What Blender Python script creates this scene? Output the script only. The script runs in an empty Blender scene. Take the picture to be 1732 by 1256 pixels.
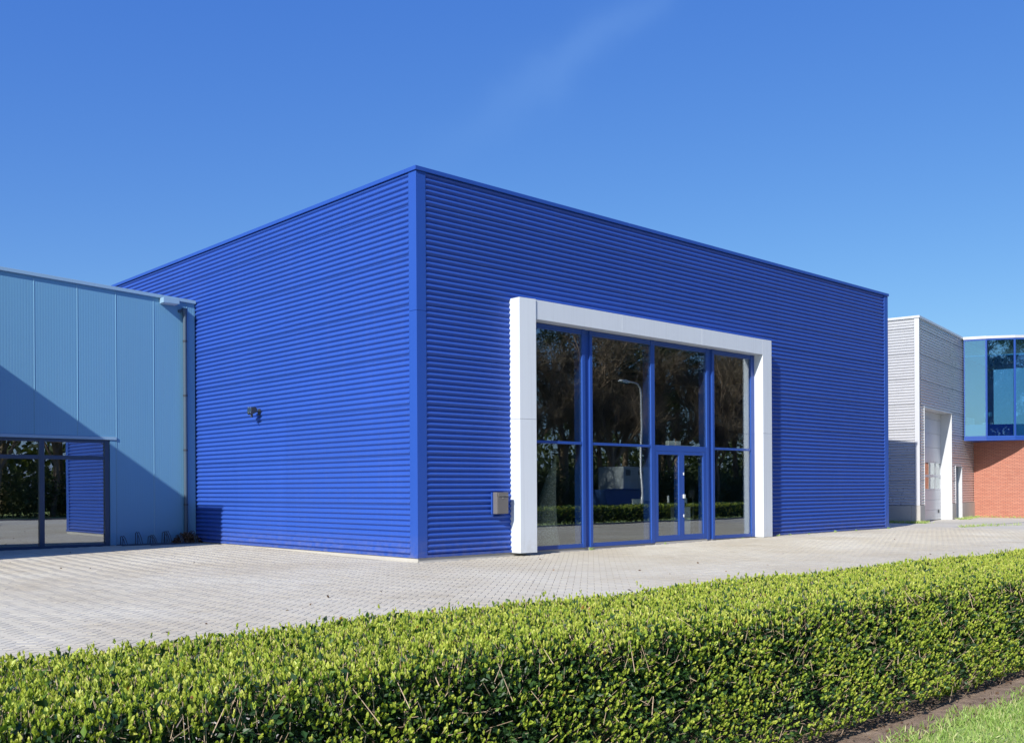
import bpy, math, random
import numpy as np
from mathutils import Matrix, Vector

random.seed(7)
rng = np.random.default_rng(11)
scene = bpy.context.scene
col = scene.collection
PI = math.pi

# ------------------------------------------------------------------ camera
cam_data = bpy.data.cameras.new("camera")
cam = bpy.data.objects.new("camera", cam_data)
col.objects.link(cam)
CAM = Vector((-12.05, -15.684, 1.449))
HEAD = math.radians(47.04)
cam.matrix_world = (Matrix.Translation(CAM) @ Matrix.Rotation(HEAD - PI / 2, 4, 'Z')
                    @ Matrix.Rotation(PI / 2, 4, 'X') @ Matrix.Rotation(-0.0056, 4, 'Z'))
cam_data.sensor_fit = 'HORIZONTAL'
cam_data.sensor_width = 36
cam_data.lens = 35.0
cam_data.shift_y = 0.1144
cam_data.clip_start = 0.05
cam_data.clip_end = 3000
scene.camera = cam

# ------------------------------------------------------------------ sky and sun
SUN_AZ = math.radians(17.9)      # light travels this far round from +X towards +Y
SUN_EL = math.radians(33.5)
world = bpy.data.worlds.new("World")
scene.world = world
world.use_nodes = True
wn, wl = world.node_tree.nodes, world.node_tree.links
wn.clear()
sky = wn.new('ShaderNodeTexSky')
sky.sky_type = 'NISHITA'
sky.sun_disc = False
sky.sun_elevation = SUN_EL
sky.sun_rotation = math.atan2(-math.cos(SUN_AZ), -math.sin(SUN_AZ))
sky.altitude = 0
sky.air_density = 1.0
sky.dust_density = 0.7
sky.ozone_density = 3.0
bg = wn.new('ShaderNodeBackground')
bg.inputs['Strength'].default_value = 0.105
wo = wn.new('ShaderNodeOutputWorld')
# a thin streak of cirrus, placed by its direction in the sky
tc = wn.new('ShaderNodeTexCoord')
d1, d2 = Vector((0.696, 0.570, 0.437)).normalized(), Vector((0.601, 0.730, 0.324)).normalized()
nrm = d1.cross(d2).normalized()
mid = (d1 * 0.72 + d2 * 0.28).normalized()
along = nrm.cross(mid).normalized()


def wmath(op, a, b=None, clamp=False):
    n = wn.new('ShaderNodeMath')
    n.operation = op
    n.use_clamp = clamp
    for i, v in enumerate((a, b)):
        if v is None:
            continue
        if isinstance(v, (int, float)):
            n.inputs[i].default_value = v
        else:
            wl.new(v, n.inputs[i])
    return n.outputs[0]


def wdot(vec):
    n = wn.new('ShaderNodeVectorMath')
    n.operation = 'DOT_PRODUCT'
    wl.new(tc.outputs['Generated'], n.inputs[0])
    n.inputs[1].default_value = vec
    return n.outputs['Value']


noi = wn.new('ShaderNodeTexNoise')
noi.inputs['Scale'].default_value = 11
noi.inputs['Detail'].default_value = 5
wl.new(tc.outputs['Generated'], noi.inputs['Vector'])
off = wmath('MULTIPLY', wmath('SUBTRACT', noi.outputs['Fac'], 0.5), 0.07)
across = wmath('ADD', wdot(nrm), off)
m_ac = wmath('POWER', 2.718, wmath('MULTIPLY', wmath('POWER', wmath('DIVIDE', across, 0.019), 2), -1))
m_al = wmath('POWER', 2.718, wmath('MULTIPLY', wmath('POWER', wmath('DIVIDE', wdot(along), 0.125), 2), -1))
streak = wmath('MULTIPLY', wmath('MULTIPLY', m_ac, m_al), wmath('GREATER_THAN', wdot(mid), 0))
streak = wmath('MULTIPLY', streak, 0.05)
mixs = wn.new('ShaderNodeMix')
mixs.data_type = 'RGBA'
wl.new(streak, mixs.inputs['Factor'])
hs = wn.new('ShaderNodeHueSaturation')
hs.inputs['Saturation'].default_value = 1.12
wl.new(sky.outputs['Color'], hs.inputs['Color'])
tone = wn.new('ShaderNodeVectorMath')      # clear spring air: deeper, more even blue
tone.operation = 'MULTIPLY_ADD'
wl.new(hs.outputs['Color'], tone.inputs[0])
tone.inputs[1].default_value = (0.535, 0.605, 0.40)
tone.inputs[2].default_value = (0.0, 0.29, 2.85)
wl.new(tone.outputs['Vector'], mixs.inputs['A'])
mixs.inputs['B'].default_value = (4.2, 6.6, 9.0, 1)
wl.new(mixs.outputs['Result'], bg.inputs['Color'])
wl.new(bg.outputs['Background'], wo.inputs['Surface'])

sun_data = bpy.data.lights.new("sun", 'SUN')
sun_data.energy = 4.2
sun_data.angle = math.radians(0.53)
sun_data.color = (1.0, 0.95, 0.87)
sun = bpy.data.objects.new("sun", sun_data)
col.objects.link(sun)
SDIR = Vector((math.cos(SUN_EL) * math.cos(SUN_AZ), math.cos(SUN_EL) * math.sin(SUN_AZ), -math.sin(SUN_EL)))
sun.rotation_euler = SDIR.to_track_quat('-Z', 'Y').to_euler()
sun.location = (-40, -20, 40)

vs = scene.view_settings
vs.view_transform = 'Standard'
vs.look = 'None'
vs.exposure = 0.58
vs.gamma = 1.0
vs.use_curve_mapping = False
scene.render.engine = 'CYCLES'


# ------------------------------------------------------------------ helpers
def tag(o, label=None, cat=None, group=None, kind=None):
    if label:
        o['label'] = label
    if cat:
        o['category'] = cat
    if group:
        o['group'] = group
    if kind:
        o['kind'] = kind
    return o


def empty(name, loc=(0, 0, 0), rz=0.0, label=None, cat=None, group=None, kind=None):
    o = bpy.data.objects.new(name, None)
    o.empty_display_size = 0.2
    col.objects.link(o)
    o.location = loc
    o.rotation_euler = (0, 0, rz)
    return tag(o, label, cat, group, kind)


def link(name, me, mat, parent=None, smooth=False):
    if mat is not None and not me.materials:
        me.materials.append(mat)
    o = bpy.data.objects.new(name, me)
    col.objects.link(o)
    if parent is not None:
        o.parent = parent
    return o


class MB:
    def __init__(self):
        self.v, self.f, self.uv = [], [], []

    def add(self, vs, fs):
        b = len(self.v)
        self.v += [tuple(p) for p in vs]
        self.f += [tuple(i + b for i in f) for f in fs]
        return self

    def box(self, x0, x1, y0, y1, z0, z1):
        return self.add([(x0, y0, z0), (x1, y0, z0), (x1, y1, z0), (x0, y1, z0),
                         (x0, y0, z1), (x1, y0, z1), (x1, y1, z1), (x0, y1, z1)],
                        [(0, 3, 2, 1), (4, 5, 6, 7), (0, 1, 5, 4), (1, 2, 6, 5), (2, 3, 7, 6), (3, 0, 4, 7)])

    def prism(self, poly, z0, z1):
        n = len(poly)
        vs = [(x, y, z0) for x, y in poly] + [(x, y, z1) for x, y in poly]
        fs = [tuple(reversed(range(n))), tuple(range(n, 2 * n))]
        fs += [(i, (i + 1) % n, n + (i + 1) % n, n + i) for i in range(n)]
        return self.add(vs, fs)

    def prism_y(self, poly, y0, y1):      # polygon in x,z pushed along y
        n = len(poly)
        vs = [(x, y0, z) for x, z in poly] + [(x, y1, z) for x, z in poly]
        fs = [tuple(range(n)), tuple(reversed(range(n, 2 * n)))]
        fs += [((i + 1) % n, i, n + i, n + (i + 1) % n) for i in range(n)]
        return self.add(vs, fs)

    def tube(self, pts, r, n=8, caps=True):
        pts = [Vector(p) for p in pts]
        rs = r if isinstance(r, (list, tuple)) else [r] * len(pts)
        rings = []
        up = Vector((0.123, 0.05, 1)).normalized()
        for i, p in enumerate(pts):
            a = pts[max(i - 1, 0)]
            b = pts[min(i + 1, len(pts) - 1)]
            d = (b - a).normalized()
            u = up
            if abs(d.dot(u)) > 0.96:
                u = Vector((1, 0.1, 0)).normalized()
            s = d.cross(u).normalized()
            t = s.cross(d).normalized()
            rings.append([p + (s * math.cos(2 * PI * k / n) + t * math.sin(2 * PI * k / n)) * rs[i] for k in range(n)])
        vs = [q for ring in rings for q in ring]
        fs = []
        for i in range(len(pts) - 1):
            for k in range(n):
                fs.append((i * n + k, (i + 1) * n + k, (i + 1) * n + (k + 1) % n, i * n + (k + 1) % n))
        if caps:
            fs.append(tuple(range(n)))
            fs.append(tuple(reversed(range((len(pts) - 1) * n, len(pts) * n))))
        return self.add(vs, fs)

    def mesh(self, name, mat=None, smooth=False):
        me = bpy.data.meshes.new(name)
        me.from_pydata(self.v, [], self.f)
        if smooth:
            me.polygons.foreach_set('use_smooth', [True] * len(me.polygons))
        if mat is not None:
            me.materials.append(mat)
        me.update()
        return me

    def build(self, name, mat, parent=None, smooth=False, bevel=0):
        o = link(name, self.mesh(name, mat, smooth), None, parent)
        if bevel:
            m = o.modifiers.new('bevel', 'BEVEL')
            m.width = bevel
            m.segments = 2
            m.limit_method = 'ANGLE'
        return o


def bx(name, mat, parent, x0, x1, y0, y1, z0, z1, bevel=0):
    return MB().box(x0, x1, y0, y1, z0, z1).build(name, mat, parent, bevel=bevel)


def np_mesh(name, V, quads, mat, attrs=None, smooth=False):
    """big mesh from numpy arrays; quads (n,k)"""
    me = bpy.data.meshes.new(name)
    k = quads.shape[1]
    me.vertices.add(len(V))
    me.vertices.foreach_set('co', np.ascontiguousarray(V, dtype=np.float32).ravel())
    me.loops.add(quads.size)
    me.loops.foreach_set('vertex_index', np.ascontiguousarray(quads, dtype=np.int32).ravel())
    me.polygons.add(len(quads))
    me.polygons.foreach_set('loop_start', np.arange(0, quads.size, k, dtype=np.int32))
    me.polygons.foreach_set('loop_total', np.full(len(quads), k, dtype=np.int32))
    me.polygons.foreach_set('use_smooth', np.full(len(quads), bool(smooth)))
    for an, arr in (attrs or {}).items():
        a = me.attributes.new(an, 'FLOAT', 'POINT')
        a.data.foreach_set('value', np.ascontiguousarray(arr, dtype=np.float32))
    me.materials.append(mat)
    me.update(calc_edges=True)
    me.validate()
    return me


# ------------------------------------------------------------------ materials
def new_mat(name):
    m = bpy.data.materials.new(name)
    m.use_nodes = True
    nt = m.node_tree
    b = nt.nodes['Principled BSDF']
    return m, nt, b


def mixrgb(nt, fac, a, b, blend='MIX'):
    n = nt.nodes.new('ShaderNodeMix')
    n.data_type = 'RGBA'
    n.blend_type = blend
    for s, v in (('Factor', fac), ('A', a), ('B', b)):
        if isinstance(v, (int, float)):
            n.inputs[s].default_value = v
        elif isinstance(v, (tuple, list)):
            n.inputs[s].default_value = (*v[:3], 1)
        else:
            nt.links.new(v, n.inputs[s])
    return n.outputs['Result']


def noise(nt, scale, detail=4, rough=0.55, coord='Object', stretch=None):
    t = nt.nodes.new('ShaderNodeTexCoord')
    v = t.outputs[coord]
    if stretch:
        mp = nt.nodes.new('ShaderNodeMapping')
        mp.inputs['Scale'].default_value = stretch
        nt.links.new(v, mp.inputs['Vector'])
        v = mp.outputs['Vector']
    n = nt.nodes.new('ShaderNodeTexNoise')
    n.inputs['Scale'].default_value = scale
    n.inputs['Detail'].default_value = detail
    n.inputs['Roughness'].default_value = rough
    nt.links.new(v, n.inputs['Vector'])
    return n.outputs['Fac']


def ramp(nt, fac, stops):
    r = nt.nodes.new('ShaderNodeValToRGB')
    e = r.color_ramp.elements
    while len(e) > 1:
        e.remove(e[-1])
    e[0].position = stops[0][0]
    e[0].color = (*stops[0][1], 1) if len(stops[0][1]) == 3 else stops[0][1]
    for p, c in stops[1:]:
        x = e.new(p)
        x.color = (*c, 1)
    nt.links.new(fac, r.inputs['Fac'])
    return r.outputs['Color']


def bump(nt, b, height, strength=0.2, dist=0.01):
    n = nt.nodes.new('ShaderNodeBump')
    n.inputs['Strength'].default_value = strength
    n.inputs['Distance'].default_value = dist
    nt.links.new(height, n.inputs['Height'])
    nt.links.new(n.outputs['Normal'], b.inputs['Normal'])


def paint(name, c, rough=0.4, vary=0.10, scale=1.5, metallic=0.0, streak=True, perobj=0.0, spec=0.5, oil=0.0, dirt=0.0, runs=0.0):
    m, nt, b = new_mat(name)
    lo = tuple(x * (1 - vary) for x in c)
    hi = tuple(min(1, x * (1 + vary)) for x in c)
    f = noise(nt, scale, 5, 0.6, stretch=(1, 1, 0.25) if streak else None)
    cc = mixrgb(nt, f, lo, hi)
    if perobj:
        oi = nt.nodes.new('ShaderNodeObjectInfo')
        k = nt.nodes.new('ShaderNodeMapRange')
        k.inputs['To Min'].default_value = 1 - perobj
        k.inputs['To Max'].default_value = 1 + perobj
        nt.links.new(oi.outputs['Random'], k.inputs['Value'])
        g = nt.nodes.new('ShaderNodeCombineColor')
        for s in ('Red', 'Green', 'Blue'):
            nt.links.new(k.outputs['Result'], g.inputs[s])
        cc = mixrgb(nt, 1.0, cc, g.outputs['Color'], 'MULTIPLY')
    if dirt:          # mud splashed up from the paving, ragged upper edge
        g_ = nt.nodes.new('ShaderNodeNewGeometry')
        sp = nt.nodes.new('ShaderNodeSeparateXYZ')
        nt.links.new(g_.outputs['Position'], sp.inputs[0])
        n3 = nt.nodes.new('ShaderNodeTexNoise')
        n3.inputs['Scale'].default_value = 7
        n3.inputs['Detail'].default_value = 7
        n3.inputs['Roughness'].default_value = 0.7
        nt.links.new(g_.outputs['Position'], n3.inputs['Vector'])
        h_ = nt.nodes.new('ShaderNodeMapRange')
        h_.inputs['From Min'].default_value = 0.55
        h_.inputs['From Max'].default_value = 0.02
        nt.links.new(sp.outputs['Z'], h_.inputs['Value'])
        mu = nt.nodes.new('ShaderNodeMath')
        mu.operation = 'MULTIPLY'
        nt.links.new(h_.outputs['Result'], mu.inputs[0])
        nt.links.new(ramp(nt, n3.outputs['Fac'], [(0.38, (0, 0, 0)), (0.72, (1, 1, 1))]), mu.inputs[1])
        m2_ = nt.nodes.new('ShaderNodeMath')
        m2_.operation = 'MULTIPLY'
        nt.links.new(mu.outputs[0], m2_.inputs[0])
        m2_.inputs[1].default_value = dirt
        cc = mixrgb(nt, m2_.outputs[0], cc, (0.30, 0.26, 0.21))
    if runs:          # faint vertical rain runs
        fr_ = noise(nt, 3.0, 6, 0.7, stretch=(6, 6, 0.12))
        cc = mixrgb(nt, ramp(nt, fr_, [(0.52, (0, 0, 0)), (0.75, (runs, runs, runs))]), cc, (0.22, 0.24, 0.27))
    nt.links.new(cc, b.inputs['Base Color'])
    rr = nt.nodes.new('ShaderNodeMapRange')
    rr.inputs['To Min'].default_value = rough * 0.85
    rr.inputs['To Max'].default_value = rough * 1.2
    nt.links.new(noise(nt, scale * 4, 4), rr.inputs['Value'])
    nt.links.new(rr.outputs['Result'], b.inputs['Roughness'])
    b.inputs['Metallic'].default_value = metallic
    b.inputs['Specular IOR Level'].default_value = spec
    if oil:
        bump(nt, b, noise(nt, 2.2, 2, 0.4), oil, 0.02)
    return m


M = {}
M['blue'] = paint('blue_cladding', (0.027, 0.083, 0.385), 0.40, 0.06, 0.9, perobj=0.03, oil=0.06, spec=0.28, dirt=0.35, runs=0.10)
M['blue_trim'] = paint('blue_trim', (0.022, 0.076, 0.36), 0.38, 0.05, 1.2, oil=0.05, spec=0.35, dirt=0.35)
M['blue_frame'] = paint('blue_frame', (0.020, 0.070, 0.32), 0.33, 0.05, 1.2)
M['white_panel'] = paint('white_panel', (0.60, 0.65, 0.715), 0.30, 0.03, 1.2, perobj=0.02, oil=0.05, dirt=0.4, runs=0.16)
M['pale_blue'] = paint('pale_blue_cladding', (0.135, 0.312, 0.475), 0.35, 0.05, 0.8, perobj=0.03, dirt=0.3, runs=0.10)
M['pale_blue_trim'] = paint('pale_blue_trim', (0.25, 0.40, 0.54), 0.35, 0.05, 1.2)
M['navy_frame'] = paint('navy_frame', (0.035, 0.065, 0.115), 0.35, 0.08, 2)
M['silver'] = paint('silver_cladding', (0.57, 0.58, 0.595), 0.28, 0.05, 0.9, metallic=0.42, perobj=0.03)
M['silver_trim'] = paint('silver_trim', (0.58, 0.60, 0.63), 0.35, 0.04, 1.2, metallic=0.2)
M['grey_pipe'] = paint('grey_pipe', (0.055, 0.09, 0.13), 0.5, 0.1, 3)
M['steel'] = paint('brushed_steel', (0.20, 0.19, 0.185), 0.45, 0.08, 9, metallic=0.4)
M['dark_metal'] = paint('dark_metal', (0.032, 0.04, 0.052), 0.45, 0.15, 8)
M['galv'] = paint('galvanised_steel', (0.055, 0.085, 0.12), 0.45, 0.15, 12, metallic=0.2)
M['inside'] = paint('interior_wall', (0.10, 0.10, 0.105), 0.8, 0.08, 1)
M['inside_floor'] = paint('interior_floor', (0.13, 0.125, 0.12), 0.5, 0.12, 0.9, streak=False)
M['office_wall'] = paint('office_wall', (0.22, 0.40, 0.54), 0.8, 0.06, 1)
M['off_white'] = paint('off_white', (0.62, 0.66, 0.66), 0.5, 0.04, 3)
M['roofing'] = paint('roof_felt', (0.10, 0.10, 0.10), 0.9, 0.2, 1, streak=False)
M['rubber'] = paint('black_gasket', (0.02, 0.02, 0.022), 0.6, 0.1, 5)
M['clean_white'] = paint('clean_white', (0.86, 0.88, 0.87), 0.4, 0.02, 3)
M['bright_spot'] = paint('polished_metal', (0.8, 0.8, 0.8), 0.25, 0.03, 9, metallic=0.8)
M['cabinet_grey'] = paint('cabinet_grey', (0.30, 0.34, 0.35), 0.5, 0.08, 1)
M['red'] = paint('red_paint', (0.45, 0.06, 0.03), 0.5, 0.1, 4)
M['blue_tarp'] = paint('blue_tarp', (0.03, 0.09, 0.27), 0.6, 0.2, 2)


def concrete(name, c, scale=3.0, rough=0.85):
    m, nt, b = new_mat(name)
    f = noise(nt, scale, 8, 0.65)
    f2 = noise(nt, scale * 0.25, 3, 0.5)
    cc = mixrgb(nt, f, tuple(x * 0.75 for x in c), tuple(min(1, x * 1.2) for x in c))
    cc = mixrgb(nt, ramp(nt, f2, [(0.35, (0, 0, 0)), (0.7, (1, 1, 1))]), cc, tuple(x * 0.8 for x in c), 'MIX')
    nt.links.new(cc, b.inputs['Base Color'])
    b.inputs['Roughness'].default_value = rough
    bump(nt, b, noise(nt, scale * 14, 5), 0.25, 0.004)
    return m


M['concrete'] = concrete('concrete', (0.47, 0.455, 0.42))
M['asphalt'] = concrete('asphalt', (0.085, 0.085, 0.09), 2.0)
M['kerb'] = concrete('kerb_stone', (0.36, 0.35, 0.33), 3.0)

# glass: pale coated panes that mirror the street and let the room show faintly
def glass(name, tint, r0, rough=0.0, wav=0.0, refl=(0.93, 0.97, 1.0)):
    m, nt, b = new_mat(name)
    nt.nodes.remove(b)
    out = nt.nodes['Material Output']
    tr = nt.nodes.new('ShaderNodeBsdfTransparent')
    tr.inputs['Color'].default_value = (*tint, 1)
    gl = nt.nodes.new('ShaderNodeBsdfGlossy')
    gl.inputs['Roughness'].default_value = rough
    gl.inputs['Color'].default_value = (*refl, 1)
    lw = nt.nodes.new('ShaderNodeLayerWeight')
    lw.inputs['Blend'].default_value = 0.5
    pw = nt.nodes.new('ShaderNodeMath')
    pw.operation = 'POWER'
    nt.links.new(lw.outputs['Facing'], pw.inputs[0])
    pw.inputs[1].default_value = 4.0
    mr = nt.nodes.new('ShaderNodeMapRange')
    mr.inputs['From Min'].default_value = 0.0
    mr.inputs['From Max'].default_value = 1.0
    mr.inputs['To Min'].default_value = r0
    mr.inputs['To Max'].default_value = 1.0
    nt.links.new(pw.outputs[0], mr.inputs['Value'])
    mx = nt.nodes.new('ShaderNodeMixShader')
    nt.links.new(mr.outputs['Result'], mx.inputs['Fac'])
    nt.links.new(tr.outputs['BSDF'], mx.inputs[1])
    nt.links.new(gl.outputs['BSDF'], mx.inputs[2])
    nt.links.new(mx.outputs['Shader'], out.inputs['Surface'])
    if wav:
        bp = nt.nodes.new('ShaderNodeBump')
        bp.inputs['Strength'].default_value = wav
        bp.inputs['Distance'].default_value = 0.004
        nt.links.new(noise(nt, 0.9, 1, 0.3), bp.inputs['Height'])
        nt.links.new(bp.outputs['Normal'], gl.inputs['Normal'])
        nt.links.new(bp.outputs['Normal'], lw.inputs['Normal'])
    return m


M['glass'] = glass('shop_glass', (0.80, 0.84, 0.82), 0.18, wav=0.25)
M['glass_dark'] = glass('dark_glass', (0.5, 0.55, 0.55), 0.34, wav=0.2)
M['glass_blue'] = glass('blue_tinted_glass', (0.50, 0.74, 0.88), 0.30, wav=0.1, refl=(0.50, 0.78, 1.0))


# pavers: one material for the single pavers and the mass of them
def paver_mat():
    m, nt, b = new_mat('concrete_paver')
    at = nt.nodes.new('ShaderNodeAttribute')
    at.attribute_name = 'tint'
    oi = nt.nodes.new('ShaderNodeObjectInfo')
    ad = nt.nodes.new('ShaderNodeMath')
    ad.operation = 'ADD'
    nt.links.new(at.outputs['Fac'], ad.inputs[0])
    nt.links.new(oi.outputs['Random'], ad.inputs[1])
    fr = nt.nodes.new('ShaderNodeMath')
    fr.operation = 'FRACT'
    nt.links.new(ad.outputs[0], fr.inputs[0])
    base = ramp(nt, fr.outputs[0], [(0.0, (0.57, 0.535, 0.44)), (0.45, (0.605, 0.57, 0.468)), (0.8, (0.62, 0.58, 0.478)), (1.0, (0.585, 0.54, 0.435))])
    g = nt.nodes.new('ShaderNodeNewGeometry')
    n1 = nt.nodes.new('ShaderNodeTexNoise')
    n1.inputs['Scale'].default_value = 0.33
    n1.inputs['Detail'].default_value = 5
    n1.inputs['Roughness'].default_value = 0.6
    nt.links.new(g.outputs['Position'], n1.inputs['Vector'])
    c = mixrgb(nt, ramp(nt, n1.outputs['Fac'], [(0.36, (0, 0, 0)), (0.66, (1, 1, 1))]), base, (0.84, 0.80, 0.74), 'MULTIPLY')
    n4 = nt.nodes.new('ShaderNodeTexNoise')
    n4.inputs['Scale'].default_value = 1.3
    n4.inputs['Detail'].default_value = 6
    n4.inputs['Roughness'].default_value = 0.65
    nt.links.new(g.outputs['Position'], n4.inputs['Vector'])
    c = mixrgb(nt, ramp(nt, n4.outputs['Fac'], [(0.60, (0, 0, 0)), (0.74, (0.8, 0.8, 0.8))]), c, (0.80, 0.77, 0.71), 'MULTIPLY')
    n2 = nt.nodes.new('ShaderNodeTexNoise')
    n2.inputs['Scale'].default_value = 55
    n2.inputs['Detail'].default_value = 4
    nt.links.new(g.outputs['Position'], n2.inputs['Vector'])
    c = mixrgb(nt, n2.outputs['Fac'], c, (0.86, 0.86, 0.86), 'MULTIPLY')
    nt.links.new(c, b.inputs['Base Color'])
    b.inputs['Roughness'].default_value = 0.82
    bump(nt, b, n2.outputs['Fac'], 0.3, 0.002)
    return m


M['paver'] = paver_mat()
M['joint_sand'] = concrete('joint_sand', (0.34, 0.31, 0.27), 6)
M['far_paving'] = concrete('far_paving', (0.56, 0.53, 0.455), 1.2)


def leaf_mat(name, stops, transl=0.35, rough=0.4):
    m, nt, b = new_mat(name)
    at = nt.nodes.new('ShaderNodeAttribute')
    at.attribute_name = 'tint'
    c = ramp(nt, at.outputs['Fac'], stops)
    nt.links.new(c, b.inputs['Base Color'])
    b.inputs['Roughness'].default_value = rough
    b.inputs['Specular IOR Level'].default_value = 0.45
    t = nt.nodes.new('ShaderNodeBsdfTranslucent')
    nt.links.new(mixrgb(nt, 1.0, c, (1.25, 1.2, 0.5), 'MULTIPLY'), t.inputs['Color'])
    mx = nt.nodes.new('ShaderNodeMixShader')
    mx.inputs['Fac'].default_value = transl
    nt.links.new(b.outputs['BSDF'], mx.inputs[1])
    nt.links.new(t.outputs['BSDF'], mx.inputs[2])
    nt.links.new(mx.outputs['Shader'], nt.nodes['Material Output'].inputs['Surface'])
    return m


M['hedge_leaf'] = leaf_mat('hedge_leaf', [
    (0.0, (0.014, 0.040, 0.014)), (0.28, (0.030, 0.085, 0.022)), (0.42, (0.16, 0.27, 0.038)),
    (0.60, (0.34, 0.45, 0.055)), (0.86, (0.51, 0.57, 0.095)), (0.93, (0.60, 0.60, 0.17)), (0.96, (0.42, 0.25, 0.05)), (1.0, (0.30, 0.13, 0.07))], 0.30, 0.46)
M['grass'] = leaf_mat('grass_blade', [(0.0, (0.20, 0.32, 0.07)), (0.6, (0.36, 0.53, 0.14)), (1.0, (0.56, 0.56, 0.28))], 0.3, 0.5)
M['tree_leaf'] = leaf_mat('tree_leaf', [(0.0, (0.04, 0.06, 0.022)), (0.6, (0.085, 0.12, 0.04)), (1.0, (0.16, 0.17, 0.07))], 0.25, 0.6)
M['dry_leaf'] = leaf_mat('dry_leaf', [(0.0, (0.05, 0.028, 0.018)), (0.6, (0.13, 0.075, 0.045)), (1.0, (0.30, 0.22, 0.15))], 0.1, 0.7)
M['twig'] = paint('hedge_twig', (0.44, 0.33, 0.23), 0.75, 0.35, 14, streak=False)
M['bark'] = paint('tree_bark', (0.26, 0.19, 0.13), 0.9, 0.35, 5, streak=False)
M['brush'] = paint('bare_branch', (0.16, 0.125, 0.085), 0.9, 0.3, 4, streak=False)


def soil_mat():
    m, nt, b = new_mat('soil')
    f = noise(nt, 9, 8, 0.7)
    c = ramp(nt, f, [(0.3, (0.13, 0.09, 0.065)), (0.6, (0.30, 0.22, 0.16)), (0.8, (0.42, 0.33, 0.26))])
    nt.links.new(c, b.inputs['Base Color'])
    b.inputs['Roughness'].default_value = 0.95
    bump(nt, b, noise(nt, 40, 6, 0.7), 0.8, 0.02)
    return m


def turf_mat():
    m, nt, b = new_mat('turf')
    f = noise(nt, 5, 8, 0.7)
    c = ramp(nt, f, [(0.3, (0.22, 0.26, 0.09)), (0.55, (0.30, 0.40, 0.12)), (0.75, (0.40, 0.41, 0.19))])
    nt.links.new(c, b.inputs['Base Color'])
    b.inputs['Roughness'].default_value = 0.95
    bump(nt, b, noise(nt, 60, 5), 0.6, 0.02)
    return m


M['soil'] = soil_mat()
M['turf'] = turf_mat()


def brick_mat():
    m, nt, b = new_mat('red_brick')
    uv = nt.nodes.new('ShaderNodeUVMap')
    br = nt.nodes.new('ShaderNodeTexBrick')
    br.inputs['Scale'].default_value = 1.0
    br.inputs['Brick Width'].default_value = 0.22
    br.inputs['Row Height'].default_value = 0.063
    br.inputs['Mortar Size'].default_value = 0.009
    br.inputs['Mortar Smooth'].default_value = 0.2
    br.inputs['Color1'].default_value = (0.60, 0.26, 0.175, 1)
    br.inputs['Color2'].default_value = (0.53, 0.205, 0.135, 1)
    br.inputs['Mortar'].default_value = (0.22, 0.11, 0.10, 1)
    nt.links.new(uv.outputs['UV'], br.inputs['Vector'])
    c = mixrgb(nt, noise(nt, 1.3, 5), br.outputs['Color'], (0.8, 0.8, 0.8), 'MULTIPLY')
    nt.links.new(c, b.inputs['Base Color'])
    b.inputs['Roughness'].default_value = 0.85
    bump(nt, b, br.outputs['Fac'], -0.5, 0.006)
    return m


M['brick'] = brick_mat()


# ------------------------------------------------------------------ ground
def ss(t):
    t = np.clip(t, 0, 1)
    return t * t * (3 - 2 * t)


def gz(x, y):
    """the paved yard lifts a little towards the buildings"""
    x, y = np.asarray(x, float), np.asarray(y, float)
    a = 0.066 * ss(x / 11) * ss((y + 6) / 5.5) * (1 - ss((x - 19.5) / 5))
    b = 0.062 * ss((y - 1) / 7) * (1 - ss((x - 0.5) / 2))
    return np.maximum(a, b)


def sheet(name, mat, x0, x1, y0, y1, z, step=0.5, lift=False, parent=None):
    nx, ny = max(2, int((x1 - x0) / step) + 1), max(2, int((y1 - y0) / step) + 1)
    xs, ys = np.linspace(x0, x1, nx), np.linspace(y0, y1, ny)
    X, Y = np.meshgrid(xs, ys)
    Z = np.full_like(X, z) + (gz(X, Y) if lift else 0)
    V = np.stack([X.ravel(), Y.ravel(), Z.ravel()], 1)
    i = np.arange(nx * ny).reshape(ny, nx)
    Q = np.stack([i[:-1, :-1].ravel(), i[:-1, 1:].ravel(), i[1:, 1:].ravel(), i[1:, :-1].ravel()], 1)
    return link(name, np_mesh(name, V, Q, mat, smooth=True), None, parent)


tag(sheet('ground', M['turf'], -900, 900, -900, 900, -0.12, 100), kind='structure')
lawn = tag(sheet('lawn', M['turf'], -30, 0.4, -17.6, -12.98, -0.055, 0.5), kind='structure')
tag(sheet('verge', M['turf'], 8.8, 70, -17.6, -12.78, -0.055, 2), kind='structure')
soil = tag(sheet('soil_strip', M['soil'], -30, 0.4, -13.0, -11.22, -0.047, 0.15), kind='structure')
tag(sheet('soil_strip', M['soil'], 8.8, 70, -12.9, -11.22, -0.047, 1), kind='structure')
tag(sheet('road', M['asphalt'], -60, 120, -23.6, -18.0, -0.06, 5), kind='structure')
tag(bx('kerb', M['kerb'], None, -60, 0.4, -18.0, -17.6, -0.2, -0.02), kind='structure')
tag(bx('kerb', M['kerb'], None, 8.8, 70, -18.0, -17.6, -0.2, -0.02), kind='structure')
# yard edging between paving and hedge bed
tag(bx('kerb', M['kerb'], None, -30, 0.4, -11.22, -11.12, -0.2, 0.05), kind='structure')
tag(bx('kerb', M['kerb'], None, 8.8, 70, -11.22, -11.12, -0.2, 0.05), kind='structure')

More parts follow.
